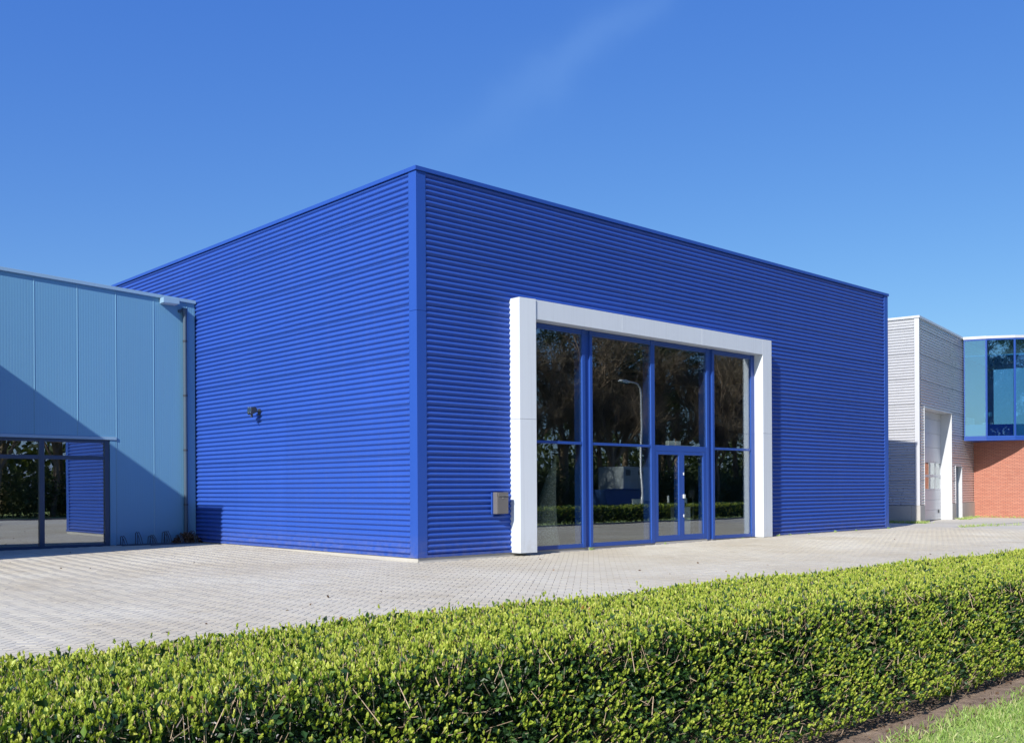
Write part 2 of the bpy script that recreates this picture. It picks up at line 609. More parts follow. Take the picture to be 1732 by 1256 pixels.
PX0, PX1, PY0, PY1 = -13.5, 23.0, -11.1, 9.74
paving = sheet('paving', M['joint_sand'], PX0 - 16, PX1 + 0.3, PY0, PY1, -0.0075, 0.5, True)
tag(paving, kind='structure')
sheet('far_surface', M['far_paving'], PX1 + 0.0, 75, PY0, 26, -0.004, 0.7, True, paving)
sheet('far_surface', M['far_paving'], PX0 - 16, PX0, PY0, PY1, -0.003, 0.7, True, paving)
sheet('far_surface', M['far_paving'], 0.4, 8.8, -18.0, PY0, -0.004, 0.7, False, paving)

# herringbone pavers, laid at an angle to the front of the shop
W = 0.105
ANG = math.radians(42.5)
ca, sa = math.cos(ANG), math.sin(ANG)
N = 420
I, J = np.meshgrid(np.arange(-N, N), np.arange(-N // 2, N // 2))
I, J = I.ravel(), J.ravel()
ox, oy = I * 1 + J * 2, I * 1 - J * 2
cu = np.concatenate([ox + 1.0, ox + 0.5]) * W
cv = np.concatenate([oy + 0.5, oy + 2.0]) * W
vert = np.concatenate([np.zeros(len(ox), bool), np.ones(len(ox), bool)])
cxp, cyp = cu * ca - cv * sa, cu * sa + cv * ca
keep = (cxp > PX0) & (cxp < PX1) & (cyp > PY0 + 0.07) & (cyp < PY1 - 0.1)
keep &= ~((cxp > -0.06) & (cxp < 19.75) & (cyp > -0.10))
keep &= ~((cxp > 2.4) & (cxp < 12.3) & (cyp > -0.12))
cxp, cyp, vert = cxp[keep], cyp[keep], vert[keep]
# joints of a paver: top face inset, chamfer, short skirt
def paver_shape(h=0.010):
    a, bb = W - 0.002, W / 2 - 0.002
    ch = 0.003
    r = [(-a, -bb), (a, -bb), (a, bb), (-a, bb)]
    t = [(-a + ch, -bb + ch), (a - ch, -bb + ch), (a - ch, bb - ch), (-a + ch, bb - ch)]
    V = [(x, y, 0) for x, y in t] + [(x, y, -h) for x, y in r]
    Q = [(0, 1, 2, 3)]
    for k in range(4):
        l = (k + 1) % 4
        Q.append((4 + k, 4 + l, l, k))
    return np.array(V), np.array(Q)


PV, PQ = paver_shape()
dist = np.hypot(cxp - CAM.x, cyp - CAM.y)
# the ones that show largest: nearest to the camera and above the hedge line
ang = np.arctan2(cyp - CAM.y, cxp - CAM.x)
vis = (np.abs(ang - HEAD) < math.radians(26.5)) & (cyp > -5.6 - 0.0)
order = np.argsort(np.where(vis, dist, 1e6))
single = np.zeros(len(cxp), bool)
single[order[:300]] = True
zz = gz(cxp, cyp) + rng.normal(0, 0.0005, len(cxp))
rotz = ANG + np.where(vert, PI / 2, 0) + rng.normal(0, 0.006, len(cxp))
tilt = rng.normal(0, 0.0025, (len(cxp), 2))
pm = bpy.data.meshes.new('paver')
pm.from_pydata([tuple(p) for p in PV], [], [tuple(q) for q in PQ])
pm.materials.append(M['paver'])
for i in np.nonzero(single)[0]:
    o = bpy.data.objects.new('paver', pm)
    col.objects.link(o)
    o.parent = paving
    o.location = (cxp[i], cyp[i], zz[i])
    o.rotation_euler = (tilt[i, 0], tilt[i, 1], rotz[i])
ii = np.nonzero(~single)[0]
c_, s_ = np.cos(rotz[ii])[:, None], np.sin(rotz[ii])[:, None]
vx = PV[None, :, 0] * c_ - PV[None, :, 1] * s_ + cxp[ii][:, None]
vy = PV[None, :, 0] * s_ + PV[None, :, 1] * c_ + cyp[ii][:, None]
vz = PV[None, :, 2] + zz[ii][:, None] + tilt[ii, :1] * PV[None, :, 1] - tilt[ii, 1:] * PV[None, :, 0]
V = np.stack([vx, vy, vz], 2).reshape(-1, 3)
Q = (PQ[None] + (np.arange(len(ii)) * len(PV))[:, None, None]).reshape(-1, 4)
tint = np.repeat(rng.random(len(ii)), len(PV))
o = link('pavers', np_mesh('pavers', V, Q, M['paver'], {'tint': tint}), None, paving)
o['kind'] = 'stuff'
# edging slabs along the shop front and round the corner
x = 0.05
while x < 19.6:
    w = 0.5
    if not (2.35 < x + w and x < 12.3):
        zc = float(gz(x + w / 2, -0.05))
        bx('edging_slab', M['concrete'], paving, x, x + w - 0.005, -0.095, 0.02, -0.1, zc + 0.004)
    x += w


# ------------------------------------------------------------------ corrugated cladding
PITCH = 0.111
AMP = 0.0215


def corr(u0, u1, z0, z1, axis, plane, lap=0.010, seg=12, amp=AMP):
    """horizontal-rib sheet; axis 'x': runs along x at y=plane, outside towards -y; 'y': along y at x=plane, outside -x"""
    n = max(2, int(round((z1 - z0) / PITCH * seg)))
    zs = np.linspace(z0, z1, n + 1)
    ph = 2 * PI * (zs - 0.13) / PITCH + PI * 0.9
    d = plane + amp - amp * np.cos(ph - 0.30 * np.sin(ph)) - lap * (1 - (zs - z0) / max(z1 - z0, 1e-3))
    V = []
    for z, p in zip(zs, d):
        if axis == 'x':
            V += [(u0, p, z), (u1, p, z)]
        else:
            V += [(p, u0, z), (p, u1, z)]
    Q = [(2 * i, 2 * i + 1, 2 * i + 3, 2 * i + 2) for i in range(n)]
    if axis == 'y':
        Q = [tuple(reversed(q)) for q in Q]
    return np.array(V, float), np.array(Q)


def panel(parent, mat, u0, u1, z0, z1, axis, plane):
    V, Q = corr(u0, u1, z0, z1, axis, plane)
    return link('cladding_panel', np_mesh('cladding_panel', V, Q, mat, smooth=True), None, parent)


def clad(parent, mat, cols, zb, zt, axis, plane, holes=()):
    """sheets of nine ribs; holes are (u0,u1,z0,z1)"""
    rows = []
    z = zb
    while z < zt - 0.01:
        rows.append((z, min(z + 9 * PITCH, zt)))
        z += 9 * PITCH
    for a, b in rows:
        cuts = sorted({a, b} | {h[k] for h in holes for k in (2, 3) if a + 0.02 < h[k] < b - 0.02})
        for c0, c1 in zip(cuts, cuts[1:]):
            for u0, u1 in zip(cols, cols[1:]):
                spans = [(u0 + 0.0015, u1 - 0.0015)]
                for h in holes:
                    if h[2] <= c0 + 0.02 and h[3] >= c1 - 0.02:
                        ns = []
                        for p, q in spans:
                            if h[1] <= p or h[0] >= q:
                                ns.append((p, q))
                                continue
                            if h[0] - p > 0.05:
                                ns.append((p, h[0]))
                            if q - h[1] > 0.05:
                                ns.append((h[1], q))
                        spans = ns
                for p, q in spans:
                    panel(parent, mat, p, q, c0, c1, axis, plane)


# ================================================================== the blue shop
shop = empty('blue_building', (0, 0, 0), 0, 'bright blue corrugated metal commercial building with white framed glass front', 'building')
BW, BD, BH = 19.67, 26.0, 7.847
B, BT, BF = M['blue'], M['blue_trim'], M['blue_frame']
clad(shop, B, [0.247, 6.4, 13.0, 19.42], 0.13, 7.752, 'x', 0.006, [(2.56, 12.18, 0.0, 5.50)])
clad(shop, B, [0.247, 5.05, 10.1, 15.2, 20.3, 25.8], 0.13, 7.752, 'y', 0.006)
# trims
MB().prism([(0, 0), (0.247, 0), (0.247, 0.05), (0.05, 0.05), (0.05, 0.247), (0, 0.247)], 0.128, 4.995).build('corner_trim', BT, shop, bevel=0.006)
MB().prism([(0, 0), (0.247, 0), (0.247, 0.05), (0.05, 0.05), (0.05, 0.247), (0, 0.247)], 4.999, 7.762).build('corner_trim', BT, shop, bevel=0.006)
bx('corner_trim', BT, shop, 19.42, 19.67, -0.002, 0.25, 0.128, 7.762, bevel=0.006)
bx('base_trim', BT, shop, -0.012, 2.54, -0.012, 0.03, 0.085, 0.135)
bx('base_trim', BT, shop, 12.2, 19.68, -0.012, 0.03, 0.085, 0.135)
bx('base_trim', BT, shop, -0.012, 0.03, 0.031, 26.0, 0.085, 0.135)
for x0, x1 in ((-0.03, 6.45), (6.453, 13.02), (13.023, 19.70)):
    bx('coping', BT, shop, x0, x1, -0.032, 0.32, 7.765, BH, bevel=0.005)
for y0, y1 in ((0.323, 6.2), (6.203, 12.3), (12.303, 18.4), (18.403, 26.03)):
    bx('coping', BT, shop, -0.032, 0.32, y0, y1, 7.765, BH - 0.001, bevel=0.005)
bx('coping', BT, shop, 19.35, 19.71, 0.323, 26.03, 7.765, BH - 0.001)
bx('coping', BT, shop, 0.33, 19.33, 25.7, 26.03, 7.765, BH - 0.002)
bx('plinth', M['concrete'], shop, 0.012, 19.64, 0.012, 0.3, -0.3, 0.0845)
bx('plinth', M['concrete'], shop, 0.012, 0.3, 0.303, 25.9, -0.3, 0.0845)
# wall cores, roof, room
bx('wall', M['inside'], shop, 0.055, 2.95, 0.055, 0.28, 0.09, 7.75)
bx('wall', M['inside'], shop, 11.82, 19.6, 0.055, 0.28, 0.09, 7.75)
bx('wall', M['inside'], shop, 2.953, 11.817, 0.055, 0.28, 5.14, 7.75)
bx('wall', BT, shop, 0.055, 0.28, 0.283, 25.9, 0.09, 7.75)
bx('wall', BT, shop, 19.42, 19.64, 0.283, 25.9, 0.09, 7.75)
bx('wall', BT, shop, 0.285, 19.41, 25.65, 25.9, 0.09, 7.75)
bx('roof', M['roofing'], shop, 0.285, 19.41, 0.285, 25.64, 7.55, 7.70)
bx('floor_slab', M['inside_floor'], shop, 0.285, 19.41, 0.30, 25.64, -0.05, 0.088)
bx('ceiling', M['inside'], shop, 0.285, 19.41, 0.285, 25.64, 5.3, 5.38)
bx('partition', M['inside'], shop, 0.285, 19.41, 7.4, 7.5, 0.09, 5.29)

# portal frame of white panels
WP = M['white_panel']
pf = MB()
for z0, z1 in ((0.074, 2.936), (2.941, 5.533)):
    MB().prism([(2.534, -0.285), (2.992, -0.322), (2.992, 0.10), (2.534, 0.045)], z0, z1).build('portal_panel', WP, shop, bevel=0.004)
    bx('portal_panel', WP, shop, 11.772, 12.206, -0.298, 0.045, z0, z1, bevel=0.004)
for x0, x1 in ((2.995, 5.846), (5.851, 8.971), (8.976, 11.769)):
    bx('portal_panel', WP, shop, x0, x1, -0.298, 0.10, 5.112, 5.530, bevel=0.004)

# glazed front: each bay a window with its frame and panes
GY = 0.014
FY = -0.022


def window_bay(x0, x1, stile_l, stile_r, transom=True, z0=0.085):
    w = empty('window')
    w.parent = shop
    bx('frame', BF, w, x0, x0 + stile_l, FY, 0.24, z0, 5.105, bevel=0.003)
    bx('frame', BF, w, x1 - stile_r, x1, FY, 0.24, z0, 5.105, bevel=0.003)
    a, b = x0 + stile_l + 0.0005, x1 - stile_r - 0.0005
    bx('frame', BF, w, a, b, FY + 0.012, 0.20, 4.99, 5.1, bevel=0.003)
    if transom:
        bx('frame', BF, w, a, b, FY + 0.012, 0.20, 0.087, 0.176, bevel=0.003)
        bx('frame', BF, w, a, b, FY + 0.014, 0.18, 2.455, 2.516, bevel=0.003)
        bx('pane', M['glass'], w, a + 0.001, b - 0.001, GY, GY + 0.016, 0.177, 2.454)
    bx('pane', M['glass'], w, a + 0.001, b - 0.001, GY + 0.001, GY + 0.017, 2.517, 4.989)
    return a, b


window_bay(2.996, 4.868, 0.10, 0.098)
bx('column', BF, shop, 4.871, 5.027, 0.022, 0.30, 0.088, 5.108)
window_bay(5.03, 7.318, 0.082, 0.066)
a, b = window_bay(7.321, 9.647, 0.072, 0.098, transom=False)
bx('column', BF, shop, 9.65, 9.80, 0.022, 0.30, 0.088, 5.108)
window_bay(9.803, 11.768, 0.087, 0.165)
# double door
hd = bx('door_head', BF, shop, 7.394, 9.548, FY + 0.008, 0.17, 2.372, 2.516, bevel=0.003)
for lx0, lx1, hinge in ((7.396, 8.474, 0), (8.477, 9.547, 1)):
    d = empty('door')
    d.parent = shop
    g0, g1 = lx0 + (0.135 if not hinge else 0.108), lx1 - (0.108 if not hinge else 0.15)
    bx('frame', BF, d, lx0, g0, FY + 0.01, 0.15, 0.11, 2.369, bevel=0.004)
    bx('frame', BF, d, g1, lx1, FY + 0.01, 0.15, 0.11, 2.369, bevel=0.004)
    bx('frame', BF, d, g0 + 0.0005, g1 - 0.0005, FY + 0.012, 0.148, 0.11, 0.253, bevel=0.004)
    bx('frame', BF, d, g0 + 0.0005, g1 - 0.0005, FY + 0.012, 0.148, 2.286, 2.369, bevel=0.004)
    bx('pane', M['glass'], d, g0 + 0.001, g1 - 0.001, 0.016, 0.031, 0.254, 2.285)
    if hinge:
        hx = lx0 + 0.075
        lk = MB().box(hx - 0.04, hx + 0.03, -0.05, FY + 0.009, 1.18, 1.28)
        lk.build('lock', M['off_white'], d, bevel=0.006)
        MB().box(hx - 0.02, hx + 0.01, -0.03, FY + 0.0095, 1.77, 1.84).build('latch', M['off_white'], d, bevel=0.003)
        MB().box(hx - 0.02, hx + 0.01, -0.03, FY + 0.0095, 0.70, 0.77).build('latch', M['off_white'], d, bevel=0.003)
bx('door_sill', M['concrete'], shop, 7.396, 9.547, -0.02, 0.16, 0.02, 0.098)
# fastener heads, every second rib
fm = MB()
r = 0.008
for axis, us, hole in (('x', np.arange(1.45, 19.4, 1.56), True), ('y', np.arange(1.3, 15.5, 1.56), False)):
    for u in us:
        z = 0.13 + PITCH * 0.05 + 2 * PITCH
        while z < 7.7:
            if not (hole and 2.5 < u < 12.25 and z < 5.55):
                p = [(math.cos(k * PI / 3) * r, math.sin(k * PI / 3) * r) for k in range(6)]
                bvi = len(fm.v)
                for dd in (0.004, -0.003):
                    for (q, w) in p:
                        fm.v.append((u + q, dd, z + w) if axis == 'x' else (dd, u + q, z + w))
                fm.f.append(tuple(range(bvi + 6, bvi + 12)))
                for k in range(6):
                    fm.f.append((bvi + k, bvi + (k + 1) % 6, bvi + 6 + (k + 1) % 6, bvi + 6 + k))
            z += 2 * PITCH
o = fm.build('fasteners', BT, shop)
o['kind'] = 'stuff'

# ---------------------------------------------------------------- things on and in the shop
mb = empty('mailbox', (2.14, -0.16, 0.92), 0, 'grey steel mailbox hung on the blue ribbed wall beside the white pillar', 'mailbox')
bx('mounting_plate', M['blue_trim'], mb, -0.20, 0.20, 0.125, 0.155, -0.005, 0.458)
bx('body', M['steel'], mb, -0.165, 0.165, 0.004, 0.124, 0.0, 0.458, bevel=0.006)
fl = bx('flap', M['steel'], mb, -0.135, 0.150, -0.012, 0.003, 0.385, 0.445, bevel=0.004)
bx('door', M['steel'], mb, -0.150, 0.152, -0.006, 0.0035, 0.012, 0.365, bevel=0.004)
lk = MB().tube([(0, -0.016, 0.335), (0, -0.0065, 0.335)], 0.013, 10)
lk.build('lock', M['bright_spot'], mb)
bx('flap_lip', M['bright_spot'], fl, -0.135, 0.150, -0.022, -0.0125, 0.378, 0.388)

# floodlight on the sunny side wall
fl = empty('floodlight', (0, 6.27, 3.36), 0, 'dark twin floodlight bracketed high on the sunlit blue side wall', 'floodlight')
fl.scale = (0.85, 0.52, 0.85)
bx('wall_plate', M['dark_metal'], fl, -0.035, 0.012, -0.09, 0.09, -0.10, 0.08, bevel=0.004)
MB().tube([(-0.03, 0, 0), (-0.14, 0, 0.0), (-0.20, 0, 0.03)], 0.022, 8).build('arm', M['dark_metal'], fl)
for s in (-1, 1):
    h = MB()
    cy = s * 0.098
    h.prism_y([(-0.34, -0.05), (-0.30, -0.10), (-0.15, -0.03), (-0.13, 0.06), (-0.20, 0.13), (-0.32, 0.11)], cy - 0.085, cy + 0.085)
    hd_ = h.build('lamp_head', M['dark_metal'], fl, bevel=0.006)
    ln = MB().add([(-0.348, cy - 0.07, -0.04), (-0.348, cy + 0.07, -0.04), (-0.327, cy + 0.07, 0.10), (-0.327, cy - 0.07, 0.10),
                   (-0.340, cy - 0.07, -0.04), (-0.340, cy + 0.07, -0.04), (-0.319, cy + 0.07, 0.10), (-0.319, cy - 0.07, 0.10)],
                  [(0, 1, 2, 3), (4, 7, 6, 5), (0, 4, 5, 1), (1, 5, 6, 2), (2, 6, 7, 3), (3, 7, 4, 0)])
    ln.build('lens', M['glass_dark'], hd_)
    for zz_ in (-0.045, 0.105):
        bx('screw', M['bright_spot'], hd_, -0.355, -0.335, cy - 0.085, cy - 0.06, zz_ - 0.012, zz_ + 0.012)
MB().tube([(-0.24, 0.02, -0.06), (-0.25, 0.02, -0.17)], [0.03, 0.042], 10).build('sensor', M['dark_metal'], fl)

# inside, just behind the glass
t = empty('alarm_box', (8.29, 0.05, 2.5175), 0, 'small off-white box above the glass doors, inside the window', 'box')
bx('housing', M['clean_white'], t, -0.25, 0.25, 0.0, 0.12, 0.0, 0.125, bevel=0.015)
bx('cable_tray', M['off_white'], t, 0.26, 0.95, 0.02, 0.06, 0.0, 0.025)
t = empty('pedestal', (8.92, 0.20, 0.088), 0, 'pale pedestal cabinet standing inside behind the glass doors', 'pedestal')
bx('body', M['clean_white'], t, -0.26, 0.2, 0, 0.3, 0.03, 0.86, bevel=0.01)
bx('base', M['dark_metal'], t, -0.24, 0.18, 0.01, 0.29, 0.0, 0.029)
t = empty('card_reader', (9.30, 0.30, 0.088), 0, 'grey card reader on a thin post behind the right door leaf', 'reader')
MB().tube([(0.06, 0, 0), (0.06, 0, 1.1)], 0.02, 8).build('post', M['steel'], t)
bx('reader_head', M['steel'], t, -0.10, 0.10, -0.03, 0.04, 1.101, 1.30, bevel=0.01)
bx('foot_plate', M['steel'], t, -0.06, 0.18, -0.1, 0.1, 0.0, 0.012)


def sculpture_mat():
    m, nt, b = new_mat('woven_pale')
    v = nt.nodes.new('ShaderNodeTexVoronoi')
    v.inputs['Scale'].default_value = 26
    t = nt.nodes.new('ShaderNodeTexCoord')
    nt.links.new(t.outputs['Object'], v.inputs['Vector'])
    nt.links.new(ramp(nt, v.outputs['Distance'], [(0.1, (0.90, 0.87, 0.68)), (0.6, (0.50, 0.48, 0.34))]), b.inputs['Base Color'])
    b.inputs['Roughness'].default_value = 0.8
    bump(nt, b, v.outputs['Distance'], 0.8, 0.02)
    return m


M['woven'] = sculpture_mat()
t = empty('woven_cone', (3.92, 0.42, 0.09), 0, 'tall pale woven tapering cone standing inside the window', 'sculpture')
pts, rs = [], []
for k in range(15):
    f = k / 14
    pts.append((0.42 * f ** 1.6 - 0.02, 0, 0.02 + 2.02 * f))
    rs.append(0.38 * (1 - f) ** 0.75 * (1 - 0.25 * f) + 0.015)
MB().tube(pts, rs, 18).build('cone', M['woven'], t, smooth=True)
MB().tube([(-0.02, 0, 0), (-0.02, 0, 0.02)], 0.41, 18).build('base', M['off_white'], t)

# ================================================================== the pale blue building
pb = empty('pale_blue_building', (0, 9.75, 0), 0, 'pale blue metal clad building with dark framed glass doors adjoining the bright blue one', 'building')
PBm, PT = M['pale_blue'], M['pale_blue_trim']


def rz_(x):
    return 6.46 - 0.043 * x       # underside of the sloping coping


def ribbed(u0, u1, z0, zf0, zf1):
    """vertical micro-rib sheet facing -y; local to pale building"""
    n = max(1, int(round((u1 - u0) / 0.0625)))
    p = (u1 - u0) / n
    prof = []
    for k in range(n):
        a = u0 + k * p
        prof += [(a, 0.0), (a + p * 0.52, 0.0), (a + p * 0.66, 0.0010), (a + p * 0.86, 0.0010)]
    prof.append((u1, 0.0))
    # raised seam on the left edge
    prof = [(u0, 0.002), (u0 + 0.016, -0.008), (u0 + 0.019, 0.0)] + [q for q in prof if q[0] > u0 + 0.03]
    V, Q = [], []
    for (x, y) in prof:
        f = (x - u0) / (u1 - u0)
        V += [(x, y, z0), (x, y, zf0 + (zf1 - zf0) * f)]
    for k in range(len(prof) - 1):
        Q.append((2 * k, 2 * k + 2, 2 * k + 3, 2 * k + 1))
    return np.array(V, float), np.array(Q)


seams = [-8.3, -8.02, -7.04, -6.06, -5.08, -4.113, -3.10, -2.145, -1.163, -0.252]
for u0, u1 in zip(seams, seams[1:]):
    z0 = 2.822 if u1 < -2.14 else 0.075
    V, Q = ribbed(u0 + 0.001, u1 - 0.001, z0, rz_(u0), rz_(u1))
    link('cladding_panel', np_mesh('cladding_panel', V, Q, PBm), None, pb)
V, Q = ribbed(-0.249, -0.012, 0.075, rz_(-0.249), rz_(-0.012))
link('cladding_panel', np_mesh('cladding_panel', V, Q, PBm), None, pb)
# coping
for x0, x1 in ((-8.3, -3.2), (-3.197, 0.0)):
    MB().prism_y([(x0, rz_(x0)), (x1, rz_(x1)), (x1, rz_(x1) + 0.086), (x0, rz_(x0) + 0.086)], -0.057, 0.25).build('coping', PT, pb, bevel=0.004)
bx('lintel_flashing', PT, pb, -8.25, -2.13, -0.03, 0.05, 2.742, 2.818, bevel=0.006)
bx('jamb_trim', PBm, pb, -2.298, -2.15, -0.008, 0.12, 0.07, 2.74)
MB().box(-8.25, -0.01, 0.015, 0.25, 2.83, 6.44).build('wall', M['inside'], pb)
MB().box(-2.145, -0.01, 0.016, 0.25, 0.0, 2.829).build('wall', M['inside'], pb)
bx('wall', PBm, pb, -8.3, -0.06, 15.6, 15.9, 0.0, 6.4)
bx('floor_slab', M['inside_floor'], pb, -8.25, -0.08, 0.2, 15.5, -0.1, 0.05)
bx('ceiling', M['inside'], pb, -8.25, -0.08, 0.26, 15.5, 2.9, 3.0)
bx('roof', M['roofing'], pb, -8.28, -0.08, 0.26, 15.58, 6.2, 6.42)
bx('partition', M['inside'], pb, -8.25, -0.08, 6.0, 6.1, 0.06, 2.88)
bx('wall', M['inside'], pb, -0.3, -0.08, 0.26, 15.5, 0.06, 6.1)
bx('plinth', M['concrete'], pb, -2.29, -0.02, 0.005, 0.2, -0.2, 0.074)
# wing that stands forward on the left, outside the picture
MB().prism([(-22, -4.12), (-8.303, -4.12), (-8.303, 16.0), (-22, 16.0)], -0.1, 6.72).build('wing_wall', PBm, pb)
bx('wing_coping', PT, pb, -22.05, -8.26, -4.17, 16.05, 6.721, 6.80)
# glazing: two-storey-high doors
w = empty('window')
w.parent = pb
NF = M['navy_frame']
bx('frame', NF, w, -2.42, -2.30, 0.02, 0.13, 0.045, 2.738, bevel=0.004)
for mx in (-3.93, -5.55, -7.17):
    bx('frame', NF, w, mx - 0.058, mx + 0.058, 0.018, 0.14, 0.045, 2.738, bevel=0.004)
bx('frame', NF, w, -8.25, -8.13, 0.02, 0.13, 0.045, 2.738)
edges = [-8.13, -7.228, -7.112, -5.608, -5.492, -3.988, -3.872, -2.42]
for k in range(0, 8, 2):
    a, b = edges[k] + 0.0005, edges[k + 1] - 0.0005
    bx('frame', NF, w, a, b, 0.024, 0.13, 2.662, 2.738, bevel=0.003)
    bx('frame', NF, w, a, b, 0.024, 0.13, 2.235, 2.33, bevel=0.003)
    bx('frame', NF, w, a, b, 0.024, 0.13, 0.045, 0.12, bevel=0.003)
    bx('pane', M['glass_dark'], w, a + 0.001, b - 0.001, 0.075, 0.09, 2.331, 2.661)
    bx('pane', M['glass_dark'], w, a + 0.001, b - 0.001, 0.076, 0.091, 0.121, 2.234)
# downpipe
dp = MB().tube([(-0.44, 0.0, 6.22), (-0.44, -0.075, 6.22)], 0.045, 12)
MB().tube([(-0.327, -0.085, 6.30), (-0.327, -0.085, 0.36), (-0.318, -0.10, 0.22), (-0.30, -0.16, 0.10), (-0.29, -0.2, 0.065)], 0.052, 14).build('downpipe', M['grey_pipe'], pb, smooth=False)
MB().tube([(-0.40, -0.085, 6.245), (-0.30, -0.085, 6.245)], 0.058, 12).build('downpipe_elbow', M['grey_pipe'], pb)
MB().tube([(-0.327, -0.085, 6.10), (-0.327, -0.085, 6.30)], 0.062, 14).build('downpipe_socket', M['grey_pipe'], pb)
for z in (5.4, 3.95, 2.5, 1.05):
    MB().tube([(-0.327, -0.085, z), (-0.327, -0.085, z + 0.05)], 0.059, 14).build('pipe_clip', M['dark_metal'], pb)
bx('pipe_shoe', M['dark_metal'], pb, -0.40, -0.24, -0.15, -0.01, 0.08, 0.30, bevel=0.02)
dp.build('overflow_spout', M['grey_pipe'], pb)

wl_ = empty('eaves_light', (-0.75, 9.75, 6.36), 0, 'white box light under the pale blue eaves beside the downpipe', 'wall light')
bx('housing', M['pale_blue_trim'], wl_, -0.235, 0.20, -0.26, -0.012, 0.0, 0.135, bevel=0.004)
bx('diffuser', M['off_white'], wl_, -0.20, 0.16, -0.24, -0.03, -0.014, -0.001)

# bicycle racks against the wall
for k, (bx0, by0, a) in enumerate(((-0.95, 9.28, 0.05), (-1.55, 9.52, -0.04))):
    lab = ['low galvanised bicycle rack of bent hoops beside the leaf pile', 'low galvanised bicycle rack of bent hoops against the pale blue wall'][k]
    br = empty('bicycle_rack', (bx0, by0, 0.06), a, lab, 'bike rack', 'bicycle racks at the pale blue wall')
    for h in range(4):
        x = -0.52 + h * 0.38
        hgt = 0.34 if h % 2 else 0.25
        for dx in (0, 0.055):
            MB().tube([(x + dx, -0.22, 0.0), (x + dx - 0.05, -0.20, hgt * 0.7), (x + dx - 0.07, -0.12, hgt), (x + dx - 0.05, 0.02, hgt * 0.9),
                       (x + dx, 0.14, 0.10), (x + dx, 0.16, 0.012)], 0.0105, 6).build('hoop', M['galv'], br)
    MB().tube([(-0.62, -0.22, 0.014), (0.72, -0.22, 0.014)], 0.014, 6).build('rail', M['galv'], br)
    MB().tube([(-0.62, 0.16, 0.014), (0.72, 0.16, 0.014)], 0.014, 6).build('rail', M['galv'], br)


# ------------------------------------------------------------------ leaf builder
def leaf_arrays(base, d, side, L, Wd, tint, fold=0.22, curl=0.12):
    """six-point folded leaves"""
    n = np.cross(side, d)
    L, Wd = L[:, None], Wd[:, None]
    b0 = base
    l1 = base + d * L * 0.36 + side * Wd * 0.5 + n * Wd * fold
    r1 = base + d * L * 0.36 - side * Wd * 0.5 + n * Wd * fold
    l2 = base + d * L * 0.74 + side * Wd * 0.36 + n * Wd * fold * 0.7 + n * L * curl * 0.4
    r2 = base + d * L * 0.74 - side * Wd * 0.36 + n * Wd * fold * 0.7 + n * L * curl * 0.4
    tp = base + d * L + n * L * curl
    V = np.stack([b0, l1, l2, tp, r2, r1], 1).reshape(-1, 3)
    k = np.arange(len(base)) * 6
    Q = np.concatenate([np.stack([k, k + 3, k + 2, k + 1], 1), np.stack([k, k + 5, k + 4, k + 3], 1)])
    return V, Q, np.repeat(tint, 6)


def leaf_quads(base, d, side, L, Wd, tint):
    n = np.cross(side, d)
    L, Wd = L[:, None], Wd[:, None]
    V = np.stack([base, base + d * L * 0.45 - side * Wd * 0.5 + n * Wd * 0.15, base + d * L, base + d * L * 0.45 + side * Wd * 0.5 + n * Wd * 0.15], 1).reshape(-1, 3)
    return V, np.arange(len(base) * 4).reshape(-1, 4), np.repeat(tint, 4)


def unit(a):
    return a / np.maximum(np.linalg.norm(a, axis=1, keepdims=True), 1e-9)


def rand_dirs(n):
    return unit(rng.normal(0, 1, (n, 3)))


def perp(d):
    r_ = rand_dirs(len(d))
    return unit(np.cross(d, r_))


def wob(x, y, s=1.0):
    return (np.sin(x * 2.1 * s + 1.3) + np.sin(x * 5.3 * s + y * 3.1 + 0.4) * 0.6 + np.sin(y * 7.7 * s - x * 3.4 * s) * 0.5 + np.sin(x * 11.0 * s + 2.0 + y * 5) * 0.35) / 2.45


def stick_mesh(name, P0, P1, r0, r1, mat):
    """many thin three-sided twigs"""
    d = unit(P1 - P0)
    s = perp(d)
    t = np.cross(d, s)
    V = []
    for P, r_ in ((P0, r0), (P1, r1)):
        for a in (0, 2 * PI / 3, 4 * PI / 3):
            V.append(P + (s * math.cos(a) + t * math.sin(a)) * r_[:, None])
    V = np.stack(V, 1).reshape(-1, 3)
    k = np.arange(len(P0)) * 6
    Q = np.concatenate([np.stack([k + i, k + (i + 1) % 3, k + 3 + (i + 1) % 3, k + 3 + i], 1) for i in range(3)])
    return np_mesh(name, V, Q, mat)


YF, YB = -12.60, -11.27


def top_z(x):
    return 0.775 - 0.0065 * (np.clip(x, -14, 4) + 10)


